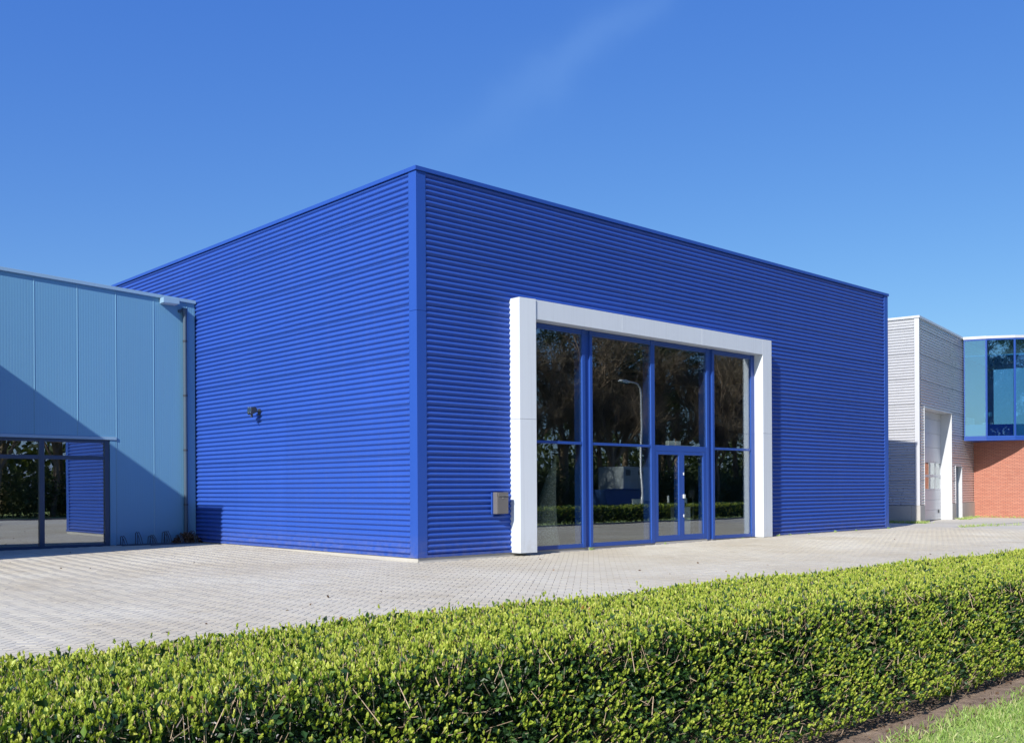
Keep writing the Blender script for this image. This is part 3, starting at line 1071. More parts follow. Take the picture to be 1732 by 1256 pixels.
def hedge_surface(n, x0, x1, back=0.35):
    """points and outward directions on a clipped hedge"""
    wF, wT, wB = 0.62, 1.33, 0.62 * back
    u = rng.random(n) * (wF + wT + wB)
    x = x0 + rng.random(n) * (x1 - x0)
    tz = top_z(x)
    front, back_ = u < wF, u > wF + wT
    f = np.where(front, u / wF, np.where(back_, (u - wF - wT) / wB, (u - wF) / wT))
    y = np.where(front, YF, np.where(back_, YB, YF + f * (YB - YF)))
    zlow = 0.045 + 0.04 * wob(x, x * 0)
    z = np.where(front | back_, zlow + f * (tz - zlow), tz)
    nrm_ = np.where((front | back_)[:, None], np.stack([np.zeros(n), np.where(front, -1.0, 1.0), np.full(n, 0.25)], 1), np.array([[0, 0, 1.0]]))
    bulge = 0.035 * wob(x, z * 2)
    # rounded upper edges, drawn-in foot
    e = np.where(front | back_, np.clip((z - (tz - 0.12)) / 0.12, 0, 1) ** 2 * 0.05, 0) + np.where(front | back_, np.clip((0.14 - z) / 0.12, 0, 1) ** 2 * 0.05, 0) - np.where(front, np.clip((0.72 - z) / 0.6, 0, 1) * 0.17, 0)
    y = y + np.where(front, e - bulge, np.where(back_, -e + bulge, 0))
    edge = np.minimum(np.abs(y - YF), np.abs(y - YB))
    z = z + np.where(front | back_, 0, 0.022 * wob(x, y * 2) - np.clip((0.14 - edge) / 0.14, 0, 1) ** 2 * 0.05)
    return np.stack([x, y, z], 1), unit(nrm_), front, back_


def make_hedge(name, label, x0, x1, dens, size, stems):
    hx = (x0 + x1) / 2
    root = empty(name, (hx, (YF + YB) / 2, -0.04), 0, label, 'hedge')
    org = np.array([hx, (YF + YB) / 2, -0.04])
    n = int((x1 - x0) * 2.0 * dens)
    P, Nn, fr, bk = hedge_surface(n, x0, x1)
    # thin spots on the face
    gap = wob(P[:, 0] * 1.7, P[:, 2] * 4.0, 1.6) + 0.35 * wob(P[:, 0] * 5, P[:, 2] * 9)
    kp = ~(fr & (gap + rng.normal(0, 0.25, n) < -0.28))
    P, Nn, fr, bk = P[kp], Nn[kp], fr[kp], bk[kp]
    n = len(P)
    up = np.array([[0, 0, 1.0]])
    axis = unit(Nn * np.where(fr | bk, 0.55, 1.0)[:, None] + up * 0.6 + rng.normal(0, 0.24, (n, 3)))
    stray = (~fr & ~bk) & (rng.random(n) < 0.035)
    P = P + axis * (rng.normal(-0.008, 0.014, n) + np.where(stray, rng.random(n) * 0.06, 0))[:, None]
    age = np.clip(rng.normal(0.75, 0.14, n) - np.where(fr | bk, 0.07, 0), 0.3, 0.92)
    Vs, Qs, Ts, off_ = [], [], [], 0

    def put(V, Q, T):
        nonlocal off_
        Vs.append(V)
        Qs.append(Q + off_)
        Ts.append(T)
        off_ += len(V)

    s0 = perp(axis)
    t0 = np.cross(axis, s0)
    for lev in range(3):
        for sgn in (1, -1):
            s_dir = (s0 if lev % 2 == 0 else t0) * sgn
            open_ = (0.58, 0.36, 0.15)[lev]
            d = unit(axis + s_dir * (open_ + rng.normal(0, 0.16, n))[:, None] + rng.normal(0, 0.10, (n, 3)))
            base = P + axis * ((-0.020, -0.010, 0.0)[lev] * size)
            side = unit(np.cross(d, axis + 0.01 * rand_dirs(n)))
            L = size * np.array((0.024, 0.021, 0.016)[lev]) * np.clip(rng.lognormal(-0.08, 0.27, n), 0.5, 1.8)
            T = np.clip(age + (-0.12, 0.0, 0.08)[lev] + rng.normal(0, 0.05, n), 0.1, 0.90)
            odd = rng.random(n)
            T = np.where(odd < 0.0035, 0.97, np.where(odd < 0.006, 1.0, T))
            put(*leaf_arrays(base, d, side, L, L * rng.uniform(0.50, 0.66, n), T))
    # older, darker, broader leaves below the shoots
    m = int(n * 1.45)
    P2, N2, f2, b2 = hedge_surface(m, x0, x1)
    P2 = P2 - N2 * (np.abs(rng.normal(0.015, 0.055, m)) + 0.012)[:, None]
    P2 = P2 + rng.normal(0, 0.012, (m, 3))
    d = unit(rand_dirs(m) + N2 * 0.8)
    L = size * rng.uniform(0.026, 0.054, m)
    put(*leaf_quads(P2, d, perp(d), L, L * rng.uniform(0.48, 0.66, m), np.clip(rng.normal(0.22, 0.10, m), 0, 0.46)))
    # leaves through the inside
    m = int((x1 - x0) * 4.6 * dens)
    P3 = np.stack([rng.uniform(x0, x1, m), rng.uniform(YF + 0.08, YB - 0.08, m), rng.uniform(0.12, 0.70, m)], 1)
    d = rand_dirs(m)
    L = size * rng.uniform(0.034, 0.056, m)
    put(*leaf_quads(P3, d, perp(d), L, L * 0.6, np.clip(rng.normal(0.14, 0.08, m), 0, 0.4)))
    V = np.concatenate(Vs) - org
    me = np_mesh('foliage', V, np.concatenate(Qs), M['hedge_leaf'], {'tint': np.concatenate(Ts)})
    o = link('foliage', me, None, root)
    o['kind'] = 'stuff'
    # twigs
    m = int((x1 - x0) * dens * 0.52)
    P4, N4, f4, b4 = hedge_surface(m, x0, x1)
    a0 = P4 - N4 * rng.uniform(0.03, 0.10, m)[:, None] - np.array([[0, 0, 1]]) * rng.uniform(0.01, 0.07, m)[:, None] + rng.normal(0, 0.03, (m, 3))
    a1 = P4 + N4 * rng.normal(0.002, 0.010, m)[:, None]
    m2 = int((x1 - x0) * dens * 0.05)
    q = rng.integers(0, m, m2)
    b1 = P4[q] + N4[q] * rng.normal(-0.01, 0.012, m2)[:, None]
    b0 = b1 - np.stack([rng.normal(0, 0.045, m2), np.where(f4[q], -1, 1) * rng.normal(0.01, 0.03, m2), np.abs(rng.normal(0.05, 0.06, m2))], 1)
    bl = b0 - b1
    b0 = b1 + bl * np.minimum(1, 0.12 / np.maximum(np.linalg.norm(bl, axis=1), 1e-6))[:, None]
    b0[:, 2] = np.maximum(b0[:, 2], 0.10)
    kt = ~(f4 & (rng.random(m) < 0.55))
    a0, a1 = a0[kt], a1[kt]
    m = len(a0)
    P0, P1_ = np.concatenate([a0, b0]), np.concatenate([a1, b1])
    r0 = np.concatenate([rng.uniform(0.0012, 0.0024, m), rng.uniform(0.0018, 0.0036, m2)]) * min(size, 1.4)
    me = stick_mesh('twigs', P0 - org, P1_ - org, r0, r0 * 0.65, M['twig'])
    o = link('twigs', me, None, root)
    o['kind'] = 'stuff'
    # woody stems, one by one
    protos = []
    for k in range(5):
        b_ = MB()
        for j in range(random.choice((1, 2, 2, 3))):
            lx, ly = random.uniform(-0.05, 0.05), random.uniform(-0.05, 0.05)
            pts = [(lx, ly, -0.05)]
            for s in range(1, 6):
                pts.append((lx + random.uniform(-0.02, 0.02) * s, ly + random.uniform(-0.02, 0.02) * s, s * 0.11))
            b_.tube(pts, [0.016, 0.014, 0.012, 0.010, 0.008, 0.005], 6)
        protos.append(b_.mesh('stem', M['bark']))
    nst = stems
    for k in range(nst):
        o = link('stem', protos[k % 5], None, root)
        o.location = (x0 + (k + 0.5) * (x1 - x0) / nst + random.uniform(-0.06, 0.06) - hx, random.choice((-0.42, -0.3, 0.3)) + random.uniform(-0.05, 0.05), 0)
        o.rotation_euler = (0, 0, random.uniform(0, 6.28))
    return root


make_hedge('clipped_hedge', 'clipped bright green privet hedge with dense young shoots along the paved yard', -13.6, 0.2, 2350, 0.80, 64)
make_hedge('clipped_hedge', 'further stretch of clipped green hedge beyond the driveway opening', 9.0, 34.0, 160, 2.6, 40)

# ------------------------------------------------------------------ grass at the foot of the hedge
n = 42000
gx, gy = rng.uniform(-10.5, -0.5, n), -12.80 - np.abs(rng.normal(0, 1, n)) * 0.85
edge_y = -12.92 + 0.11 * wob(gx * 1.5, gx * 0) + 0.05 * rng.normal(0, 1, n)
kp = gy < edge_y
gx, gy = gx[kp], gy[kp]
n = len(gx)
thin = wob(gx * 2.2, gy * 3)
kp = thin + rng.normal(0, 0.5, n) > -0.6
gx, gy = gx[kp], gy[kp]
n = len(gx)
base = np.stack([gx, gy, np.full(n, -0.056)], 1)
d = unit(np.stack([rng.normal(0, 0.55, n), rng.normal(0, 0.55, n), np.ones(n)], 1))
L = rng.uniform(0.025, 0.065, n)
V, Q, T = leaf_arrays(base, d, perp(d), L, np.full(n, 0.0042), np.clip(rng.normal(0.48, 0.33, n), 0, 1), 0.1, 0.25)
tag(link('grass', np_mesh('grass', V, Q, M['grass'], {'tint': T}), None), 'short green grass on the lawn at the foot of the hedge', 'grass', kind='stuff')
# leaf litter on the soil
n = 1500
lx, ly = rng.uniform(-11, 0, n), rng.uniform(-13.02, -12.3, n)
d = unit(np.stack([rng.normal(0, 1, n), rng.normal(0, 1, n), rng.normal(0.15, 0.2, n)], 1))
L = rng.uniform(0.012, 0.032, n)
V, Q, T = leaf_arrays(np.stack([lx, ly, np.full(n, -0.036)], 1), d, perp(d), L, L * 0.5, rng.random(n), 0.1, 0.1)
tag(link('leaf_litter', np_mesh('leaf_litter', V, Q, M['dry_leaf'], {'tint': T}), None), 'dry brown leaf litter on the soil under the hedge', 'leaves', kind='stuff')
n = 70
lx, ly = rng.uniform(-11, 14, n), rng.uniform(-8, 8, n)
kp = ~((lx > -0.3) & (ly > -0.35))
lx, ly = lx[kp], ly[kp]
n = len(lx)
d = unit(np.stack([rng.normal(0, 1, n), rng.normal(0, 1, n), rng.normal(0.2, 0.2, n)], 1))
L = rng.uniform(0.03, 0.06, n)
V, Q, T = leaf_arrays(np.stack([lx, ly, gz(lx, ly) + 0.006], 1), d, perp(d), L, L * 0.6, rng.random(n), 0.1, 0.2)
tag(link('scattered_leaves', np_mesh('scattered_leaves', V, Q, M['dry_leaf'], {'tint': T}), None), 'few dry leaves scattered over the pale paving', 'leaves', kind='stuff')
# heap of dry leaves in the corner
n = 1700
a_, r_ = rng.random(n) * 2 * PI, np.sqrt(rng.random(n))
hx_, hy_ = np.cos(a_) * r_, np.sin(a_) * r_
hz_ = (1 - r_ ** 2) * 0.28 * rng.random(n) ** 0.4
d = rand_dirs(n)
d[:, 2] *= 0.5
d = unit(d)
L = rng.uniform(0.03, 0.075, n)
V, Q, T = leaf_arrays(np.stack([hx_ * 0.40, hy_ * 0.22, hz_ + 0.006], 1), d, perp(d), L, L * 0.5, rng.random(n) * 0.8, 0.15, 0.2)
o = link('leaf_pile', np_mesh('leaf_pile', V, Q, M['dry_leaf'], {'tint': T}), None)
o.location = (-0.42, 9.42, 0.065)
tag(o, 'heap of dry brown leaves swept into the corner by the downpipe', 'leaf pile', kind='stuff')


# weeds in the joints
def weed(x, y, s, label):
    n = 16
    z = float(gz(x, y))
    d = unit(np.stack([rng.normal(0, 0.6, n), rng.normal(0, 0.6, n), np.ones(n)], 1))
    L = rng.uniform(0.035, 0.09, n) * s
    V, Q, T = leaf_arrays(np.stack([rng.normal(0, 0.025 * s, n), rng.normal(0, 0.015 * s, n), np.zeros(n) - 0.006], 1), d, perp(d), L, L * 0.22, np.clip(rng.normal(0.55, 0.2, n), 0, 1), 0.1, 0.3)
    o = link('weed_tuft', np_mesh('weed_tuft', V, Q, M['grass'], {'tint': T}), None)
    o.location = (x, y, z)
    tag(o, label, 'weed', 'weeds along the shop front')


weed(4.93, -0.13, 1.2, 'small green weed at the foot of the glazed front beside the first column')
weed(7.62, -0.14, 0.7, 'tiny green weed at the foot of the glass double door')
weed(11.0, -0.14, 0.6, 'tiny green weed below the end pane beside the white pillar')
for wx in (12.7, 13.4, 14.3, 15.9, 17.2, 18.6, 19.3):
    weed(wx, -0.14 - 0.05 * random.random(), 0.5 + 0.6 * random.random(), 'small green weed along the foot of the blue wall past the white pillar')

# ================================================================== silver building with round glass bay
GA = math.radians(10.34)
sv = empty('silver_building', (26.4, 2.05, 0), GA, 'silver ribbed metal building with a roller door and round blue glass bay over brick', 'building')
SM, ST = M['silver'], M['silver_trim']
SH = 8.18
clad(sv, SM, [0.17, 4.9, 9.5, 14.0], 0.70, 8.08, 'x', 0.006, [(0.70, 5.2, 0.0, 4.64), (5.85, 7.06, 0.0, 2.335)])
clad(sv, SM, [0.19, 5.0, 10.0, 15.0, 20.0], 0.70, 8.08, 'y', 0.006)
MB().prism([(0, 0), (0.075, 0), (0.075, 0.06), (0.06, 0.06), (0.06, 0.185), (0, 0.185)], 0.70, 8.08).build('corner_trim', ST, sv, bevel=0.004)
bx('coping', ST, sv, -0.03, 14.0, -0.03, 0.30, 8.085, SH, bevel=0.004)
bx('coping', ST, sv, -0.031, 0.30, 0.303, 20.0, 8.085, SH - 0.001, bevel=0.004)
bx('plinth', M['concrete'], sv, -0.02, 0.30, 0.32, 20.0, -0.3, 0.69, bevel=0.01)
bx('plinth', M['concrete'], sv, -0.021, 0.69, -0.02, 0.318, -0.3, 0.691, bevel=0.01)
bx('plinth', M['concrete'], sv, 5.2, 5.84, -0.02, 0.42, -0.3, 0.69, bevel=0.01)
bx('plinth', M['concrete'], sv, 7.06, 9.52, -0.02, 0.3, -0.3, 0.69, bevel=0.01)
bx('wall', SM, sv, 0.055, 0.66, 0.055, 0.318, 0.692, 8.07)
bx('wall', SM, sv, 0.661, 14.0, 0.055, 0.40, 4.70, 8.07)
bx('wall', SM, sv, 5.24, 5.80, 0.055, 0.40, 0.692, 4.699)
bx('wall', SM, sv, 5.801, 7.10, 0.055, 0.30, 2.38, 4.699)
bx('wall', SM, sv, 7.101, 14.0, 0.055, 0.30, 0.692, 4.699)
bx('wall', SM, sv, 0.055, 0.28, 0.40, 20.0, 0.692, 8.07)
bx('wall', SM, sv, 14.0, 14.3, 0.31, 20.0, -0.2, 8.07)
bx('wall', SM, sv, 0.055, 13.99, 19.7, 19.95, -0.2, 8.07)
bx('roof', M['roofing'], sv, 0.29, 13.99, 0.41, 19.69, 7.8, 7.95)
# reveals of the roller door
bx('reveal', ST, sv, 5.165, 5.199, -0.012, 0.56, 0.0, 4.60)
bx('reveal', ST, sv, 0.691, 0.725, -0.012, 0.56, 0.0, 4.60)
bx('reveal', ST, sv, 0.691, 5.199, -0.012, 0.56, 4.601, 4.66)
rd = empty('roller_door')
rd.parent = sv
zs = [0.02, 0.45, 0.88, 1.30, 1.895, 2.50, 3.10, 3.70, 4.30, 4.599]
for k, (z0, z1) in enumerate(zip(zs, zs[1:])):
    if k in (3, 4):
        bx('section', ST, rd, 0.727, 5.163, 0.45, 0.50, z0, z0 + 0.05)
        bx('section', ST, rd, 0.727, 5.163, 0.45, 0.50, z1 - 0.053, z1 - 0.003)
        xs_ = np.linspace(0.727, 5.163, 6)
        for a, b in zip(xs_, xs_[1:]):
            bx('section', ST, rd, a, a + 0.05, 0.452, 0.498, z0 + 0.0505, z1 - 0.0535)
            bx('pane', M['glass'], rd, a + 0.051, b - 0.001, 0.47, 0.48, z0 + 0.051, z1 - 0.054)
        bx('section', ST, rd, 5.112, 5.162, 0.453, 0.497, z0 + 0.0505, z1 - 0.0535)
    else:
        bx('section', ST, rd, 0.727, 5.163, 0.45, 0.50, z0, z1 - 0.006, bevel=0.008)
        if k < 3:
            for q in (0.14, 0.28):
                bx('section_rib', ST, rd, 0.73, 5.16, 0.444, 0.4495, z0 + q, z0 + q + 0.012)
bx('handle', M['dark_metal'], rd, 4.62, 4.80, 0.42, 0.4435, 0.30, 0.44)
bx('dark_room', M['inside'], sv, 0.5, 5.4, 1.5, 1.6, 0.0, 4.6)
# side door
sd = empty('door')
sd.parent = sv
bx('leaf', paint('grey_blue_door', (0.12, 0.17, 0.24), 0.4, 0.08), sd, 5.90, 7.0, 0.17, 0.23, 0.02, 2.30)
bx('handle', M['dark_metal'], sd, 6.02, 6.14, 0.11, 0.169, 1.02, 1.06)
bx('handle', M['bright_spot'], sd, 6.02, 6.10, 0.13, 0.168, 1.85, 1.95)
bx('reveal', ST, sv, 7.02, 7.058, -0.012, 0.25, 0.0, 2.33)
bx('reveal', ST, sv, 5.842, 5.88, -0.012, 0.25, 0.0, 2.33)
bx('reveal', ST, sv, 5.842, 7.058, -0.012, 0.25, 2.331, 2.37)
bx('step', M['concrete'], sv, 5.7, 7.2, -0.30, 0.16, -0.2, 0.018)
# round bay
RC, RR = (11.55, -0.10), 4.2
verts = [(7.33, -0.04), (7.56, -0.93), (8.06, -2.0), (8.80, -2.93), (9.66, -3.68), (10.6, -4.2), (11.75, -4.3), (12.9, -4.05), (13.85, -3.45)]


def ring(scale, z0, z1, mat, name, extra=None):
    poly = [(RC[0] + (x - RC[0]) * scale, RC[1] + (y - RC[1]) * scale) for x, y in verts]
    poly = [(poly[0][0], -0.034)] + poly + [(poly[-1][0], -0.034)]
    return MB().prism(poly, z0, z1).build(name, mat, sv)


ring(1.012, 8.06, 8.175, ST, 'bay_roof')
ring(1.004, 3.50, 3.60, BF, 'bay_floor')
ring(0.985, 3.601, 3.62, M['office_wall'], 'bay_carpet')
ring(0.96, 7.3, 7.34, M['office_wall'], 'bay_ceiling')
bx('wall', M['blue_tarp'], sv, 7.6, 13.7, -0.05, -0.036, 3.63, 7.29)
for k in range(len(verts) - 1):
    (xa, ya), (xb, yb) = verts[k], verts[k + 1]
    L_ = math.hypot(xb - xa, yb - ya)
    w = empty('bay_window', ((xa + xb) / 2, (ya + yb) / 2, 3.6), math.atan2(yb - ya, xb - xa))
    w.parent = sv
    h = L_ / 2
    bx('frame', BF, w, -h + 0.0, -h + 0.036, -0.03, 0.06, 0.001, 4.459)
    bx('frame', BF, w, h - 0.036, h - 0.0, -0.03, 0.06, 0.001, 4.459)
    bx('frame', BF, w, -h + 0.037, h - 0.037, -0.028, 0.06, 0.001, 0.10)
    bx('frame', BF, w, -h + 0.037, h - 0.037, -0.028, 0.06, 4.39, 4.459)
    bx('pane', M['glass_blue'], w, -h + 0.038, h - 0.038, 0.0, 0.014, 0.101, 4.389)
    bx('spandrel', M['blue_frame'] if k % 2 else M['office_wall'], w, -h + 0.039, h - 0.039, 0.09, 0.12, 0.02, 0.62)
for k in range(5):
    bx('window_stand_in', M['off_white'], sv, 7.75 + k * 0.33, 8.0 + k * 0.33, -0.062, -0.0505, 4.25, 4.6)  # boards added; their pale colour stands in for a row of bright windows
# desk lamp seen through the bay
dl = empty('floor_lamp', (0, 0, 0), 0, 'pale angled lamp standing behind the round glass bay', 'lamp')
lp = sv.matrix_basis @ Vector((8.15, -0.75, 3.621))
dl.location = lp
MB().tube([(0, 0, 0), (0, 0, 0.02)], 0.15, 12).build('base', M['off_white'], dl)
MB().tube([(0, 0, 0.02), (0.02, 0.0, 0.5), (0.22, -0.1, 1.15)], 0.022, 8).build('stem', M['off_white'], dl)
bx('shade', M['off_white'], dl, 0.05, 0.33, -0.2, 0.05, 0.98, 1.18, bevel=0.02)
bx('shade', M['off_white'], dl, -0.06, 0.18, -0.1, 0.1, 0.55, 0.72, bevel=0.02)


def brick_wall(parent, pts, z0, z1):
    me = bpy.data.meshes.new('brick_wall')
    V, F, UV = [], [], []
    run = 0
    for (a, b) in zip(pts, pts[1:]):
        L_ = math.hypot(b[0] - a[0], b[1] - a[1])
        k = len(V)
        V += [(*a, z0), (*b, z0), (*b, z1), (*a, z1)]
        F.append((k, k + 1, k + 2, k + 3))
        UV += [(run, z0), (run + L_, z0), (run + L_, z1), (run, z1)]
        run += L_
    # give the wall a body behind its face
    me.from_pydata(V, [], F)
    uvl = me.uv_layers.new(name='UVMap')
    for i, uvc in enumerate(UV):
        uvl.data[i].uv = uvc
    me.materials.append(M['brick'])
    me.update()
    o = link('brick_wall', me, None, parent)
    sol = o.modifiers.new('solid', 'SOLIDIFY')
    sol.thickness = 0.22
    sol.offset = -1
    return o


brick_wall(sv, [(9.52, 0.04), (8.72, -2.30), (9.25, -2.95), (10.2, -3.7), (11.6, -4.0), (13.0, -3.75), (14.0, -3.1)], -0.25, 3.499)
MB().box(9.525, 9.56, -0.05, 0.05, 0.70, 3.49).build('wall_trim', ST, sv)

# weeds along the foot of the silver building
def weed_strip(pts, n, label):
    seg = rng.integers(0, len(pts) - 1, n)
    f = rng.random(n)
    A, Bp = np.array(pts)[seg], np.array(pts)[seg + 1]
    P = A + (Bp - A) * f[:, None] + rng.normal(0, 0.10, (n, 2))
    d = unit(np.stack([rng.normal(0, 0.6, n), rng.normal(0, 0.6, n), np.ones(n)], 1))
    L = rng.uniform(0.04, 0.15, n)
    V, Q, T = leaf_arrays(np.stack([P[:, 0], P[:, 1], np.full(n, -0.006)], 1), d, perp(d), L, L * 0.16, np.clip(rng.normal(0.62, 0.25, n), 0, 1), 0.1, 0.3)
    tag(link('weeds', np_mesh('weeds', V, Q, M['grass'], {'tint': T}), None), label, 'weeds', kind='stuff')


def sw(x, y):
    p = sv.matrix_basis @ Vector((x, y, 0))
    return (p.x, p.y)


weed_strip([sw(-0.25, 2.6), sw(-0.2, 1.2), sw(-0.12, 0.1), sw(0.2, -0.15)], 900, 'weeds growing along the concrete base between the blue and silver buildings')
weed_strip([sw(5.3, -0.3), sw(6.0, -0.45), sw(7.2, -0.3), sw(9.3, -0.2), sw(8.45, -2.4), sw(9.0, -3.2)], 500, 'thin weeds along the foot of the brick wall under the bay')
weed_strip([(23.2, -0.9), (24.6, -0.8), (25.6, -1.2), (28.5, -2.4)], 260, 'thin line of weeds in the paving before the silver building')
tag(bx('gutter_strip', M['kerb'], None, 23.3, 34.0, -0.62, -0.50, -0.1, 0.006), kind='structure')
bpy.data.objects['gutter_strip'].rotation_euler = (0, 0, 0)

# ================================================================== across the road: what the windows mirror
def tree_mesh_pine(seed):
    rr = random.Random(seed)
    g = np.random.default_rng(seed)
    H = rr.uniform(14.5, 17)
    tk = MB()
    pts, rs = [], []
    for k in range(8):
        f = k / 7
        pts.append((rr.uniform(-0.15, 0.15) * f * 2, rr.uniform(-0.15, 0.15) * f * 2, H * 0.94 * f))
        rs.append(0.24 * (1 - f) + 0.03)
    tk.tube(pts, rs, 8)
    cl = []
    for k in range(46):
        z = H * rr.uniform(0.36, 1.0)
        a = rr.uniform(0, 2 * PI)
        R_ = rr.uniform(0.4, 3.0) * (1.15 - 0.55 * (z / H))
        end = (math.cos(a) * R_, math.sin(a) * R_, z + rr.uniform(-0.2, 0.5))
        tk.tube([(0, 0, z - 0.8), (end[0] * 0.5, end[1] * 0.5, z - 0.2), end], [0.06, 0.04, 0.015], 5, caps=False)
        cl.append((end, rr.uniform(0.6, 1.25)))
    C = np.array([c[0] for c in cl])
    S = np.array([c[1] for c in cl])
    n = 9000
    q = g.integers(0, len(C), n)
    P = C[q] + g.normal(0, 1, (n, 3)) * S[q][:, None] * np.array([[0.55, 0.55, 0.32]])
    d = unit(g.normal(0, 1, (n, 3)) + np.array([[0, 0, 0.4]]))
    s = unit(np.cross(d, g.normal(0, 1, (n, 3))))
    L = g.uniform(0.12, 0.30, n)
    V, Q, T = leaf_arrays(P, d, s, L, L * 0.35, np.clip(g.normal(0.45, 0.2, n), 0, 1), 0.1, 0.1)
    return tk.mesh('trunk', M['bark'], True), np_mesh('crown', V, Q, M['tree_leaf'], {'tint': T})


def tree_mesh_bare(seed, H=11.0):
    rr = random.Random(seed)
    g = np.random.default_rng(seed)
    tk = MB()
    tips = []

    def grow(p, d, L, r, lev):
        q = p + d * L
        mid_ = p + d * L * 0.5 + Vector((rr.uniform(-1, 1), rr.uniform(-1, 1), rr.uniform(-0.5, 0.5))) * L * 0.06
        tk.tube([p, mid_, q], [r, r * 0.85, r * 0.65], 5 if lev else 7, caps=False)
        tips.append((q, d))
        if lev < 3:
            for _ in range(rr.choice((3, 4, 4)) if lev else 6):
                dd = (d + Vector((rr.uniform(-1, 1), rr.uniform(-1, 1), rr.uniform(-0.25, 0.6))) * 0.75).normalized()
                f = rr.uniform(0.45, 1.0)
                grow(p + d * L * f, dd, L * rr.uniform(0.5, 0.75), r * 0.5, lev + 1)

    grow(Vector((0, 0, -0.1)), Vector((0.03, 0.02, 1)).normalized(), H * 0.42, 0.17, 0)
    T = np.array([tuple(t[0]) for t in tips])
    D = np.array([tuple(t[1]) for t in tips])
    n = 3000
    q = g.integers(0, len(T), n)
    P0 = T[q] - D[q] * g.uniform(0, 0.9, n)[:, None]
    dd = unit(D[q] * 0.8 + g.normal(0, 0.6, (n, 3)))
    P1_ = P0 + dd * g.uniform(0.3, 1.2, n)[:, None]
    r0 = g.uniform(0.006, 0.014, n)
    return tk.mesh('trunk', M['bark'], True), stick_mesh('crown', P0, P1_, r0, r0 * 0.4, M['brush'])


def bush_mesh(seed):
    g = np.random.default_rng(seed)
    n = 5200
    c = g.uniform(-1, 1, (26, 3)) * np.array([[1.5, 1.2, 0.9]]) + np.array([[0, 0, 1.1]])
    q = g.integers(0, 26, n)
    P = c[q] + g.normal(0, 0.36, (n, 3))
    P[:, 2] = np.abs(P[:, 2])
    d = rand_dirs(n)
    L = g.uniform(0.08, 0.18, n)
    V, Q, T = leaf_arrays(P, d, perp(d), L, L * 0.5, np.clip(g.normal(0.6, 0.25, n), 0, 1), 0.1, 0.1)
    st = MB()
    for k in range(7):
        st.tube([(g.normal(0, 0.2), g.normal(0, 0.2), -0.1), tuple(c[k])], [0.03, 0.01], 5, caps=False)
    return st.mesh('stem', M['bark']), np_mesh('crown', V, Q, M['tree_leaf'], {'tint': T})


pines = [tree_mesh_pine(s) for s in (1, 2, 3)]
bares = [tree_mesh_bare(s) for s in (4, 5, 6)]
bushes = [bush_mesh(s) for s in (7, 8)]


def plant(name, pair, x, y, s, rz, label, cat, group, pn='trunk'):
    r = empty(name, (x, y, -0.08), rz, label, cat, group)
    r.scale = (s, s, s)
    link(pn, pair[0], None, r)
    link('crown', pair[1], None, r)


k = 0
for x in np.arange(-2, 74, 3.6):
    plant('pine_tree', pines[k % 3], x + random.uniform(-1, 1), -35 + random.uniform(-2.2, 2.2), random.uniform(0.95, 1.2), random.uniform(0, 6), 'tall dark pine in the wood across the road', 'tree', 'pines across the road')
    k += 1
for x in np.arange(-4, 78, 3.1):
    plant('bare_tree', bares[k % 3], x + random.uniform(-1, 1), -27.6 + random.uniform(-1.6, 1.0), random.uniform(0.8, 1.25), random.uniform(0, 6), 'leafless brown tree at the edge of the wood across the road', 'tree', 'bare trees across the road')
    k += 1
for x in np.arange(-8, 84, 5.0):
    plant('bare_tree', bares[k % 3], x + random.uniform(-1, 1), -32 + random.uniform(-1.5, 1.5), random.uniform(1.15, 1.45), random.uniform(0, 6), 'leafless brown tree at the edge of the wood across the road', 'tree', 'bare trees across the road')
    k += 1
for x in np.arange(-3, 74, 2.6):
    plant('shrub', bushes[k % 2], x + random.uniform(-0.8, 0.8), -29.4 + random.uniform(-0.8, 0.8), random.uniform(0.8, 1.5), random.uniform(0, 6), 'evergreen shrub under the trees across the road', 'shrub', 'shrubs across the road', 'stem')
    k += 1
# backdrop of the wood itself
n = 26000
P = np.stack([rng.uniform(-25, 100, n), rng.uniform(-58, -46, n), np.abs(rng.normal(0, 3.6, n))], 1)
d = rand_dirs(n)
L = rng.uniform(0.4, 1.0, n)
V, Q, T = leaf_arrays(P, d, perp(d), L, L * 0.5, np.clip(rng.normal(0.3, 0.2, n), 0, 1), 0.1, 0.1)
tag(link('far_wood', np_mesh('far_wood', V, Q, M['tree_leaf'], {'tint': T}), None), 'dense dark wood far behind the trees across the road', 'wood', kind='stuff')


def street_lamp(x, y, a, label):
    s = empty('street_lamp', (x, y, -0.06), a, label, 'street lamp', 'street lamps along the road')
    MB().tube([(0, 0, 0), (0, 0, 1.1), (0, 0, 1.12), (0, 0, 6.3), (-0.06, 0, 6.62), (-0.25, 0, 6.82), (-0.55, 0, 6.88), (-1.0, 0, 6.88)],
              [0.09, 0.085, 0.062, 0.048, 0.044, 0.04, 0.036, 0.034], 12).build('pole', M['silver_trim'], s, smooth=True)
    MB().prism_y([(-1.75, 6.86), (-1.55, 6.80), (-0.98, 6.82), (-0.96, 6.92), (-1.2, 6.97), (-1.6, 6.94)], -0.12, 0.12).build('lamp_head', M['off_white'], s, bevel=0.02)
    bx('lens', M['glass_blue'], s, -1.6, -1.1, -0.09, 0.09, 6.78, 6.798)
    bx('access_door', M['silver_trim'], s, -0.05, 0.05, -0.088, -0.07, 0.45, 0.85)


street_lamp(27.6, -17.1, 0.0, 'tall grey street lamp rising from the verge behind the further hedge')
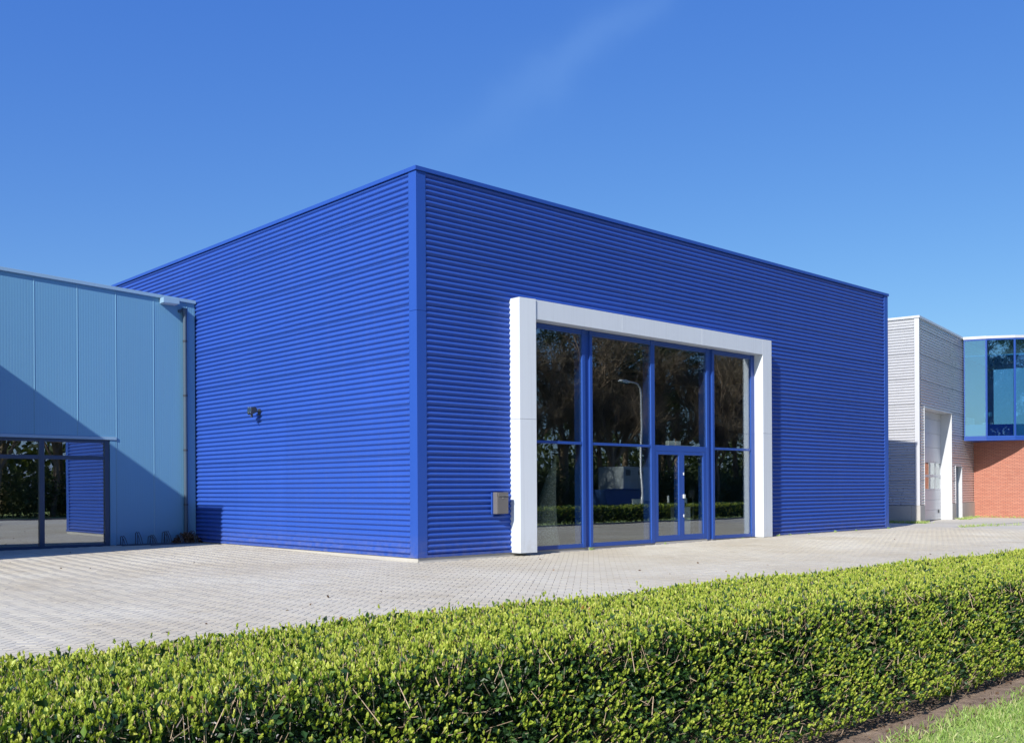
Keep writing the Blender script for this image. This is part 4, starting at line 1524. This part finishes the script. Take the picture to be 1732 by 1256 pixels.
# utility cabinet, container and site boards over the road
t = empty('utility_cabinet', (35.7, -24.8, -0.1), 0, 'large pale grey generator cabinet on blocks across the road', 'cabinet')
bx('housing', M['cabinet_grey'], t, -1.75, 1.3, -1.0, 1.0, 0.75, 2.85, bevel=0.04)
bx('base', M['dark_metal'], t, -1.6, 1.15, -0.85, 0.85, 0.0, 0.749)
bx('vent', M['dark_metal'], t, -1.55, -1.1, 1.001, 1.02, 2.3, 2.65)
bx('vent', M['dark_metal'], t, -0.3, 0.2, 1.001, 1.02, 2.35, 2.6)
bx('door_seam', M['dark_metal'], t, -1.7, 1.25, 1.001, 1.008, 2.05, 2.065)
bx('door_seam', M['dark_metal'], t, -0.35, -0.335, 1.001, 1.0085, 0.8, 2.04)
t = empty('skip_container', (33.0, -23.0 - 0.6, -0.1), 0, 'dark blue skip container standing before the generator cabinet', 'container')
MB().prism_y([(-1.3, 0.1), (1.3, 0.1), (1.75, 1.45), (-1.75, 1.45)], -0.7, 0.7).build('body', M['blue_tarp'], t)
MB().tube([(-1.78, 0.72, 1.47), (1.78, 0.72, 1.47)], 0.04, 6).build('rim', M['blue_tarp'], t)
for x, y, lab in ((27.6, -19.6 + 2.1, 'red and white site board on posts beside the street lamp'), (31.5, -17.5, 'red and white site board on posts in the verge by the skip')):
    t = empty('site_board', (x, y, -0.06), 0, lab, 'sign')
    bx('board', M['off_white'], t, -0.32, 0.32, 0.0, 0.02, 0.62, 0.95)
    bx('band', M['red'], t, -0.32, 0.32, 0.001, 0.02, 0.32, 0.6195)
    MB().tube([(-0.28, -0.03, 0), (-0.28, -0.03, 0.95)], 0.025, 8).build('post', M['galv'], t)
    MB().tube([(0.28, -0.03, 0), (0.28, -0.03, 0.95)], 0.025, 8).build('post', M['galv'], t)
t = empty('marker_post', (30.2, -17.4, -0.06), 0, 'white marker post in the verge between the site boards', 'post')
MB().tube([(0, 0, 0), (0, 0, 1.05)], 0.055, 10).build('shaft', M['off_white'], t)
MB().tube([(0, 0, 1.05), (0, 0, 1.1)], [0.058, 0.02], 10).build('cap', M['off_white'], t)
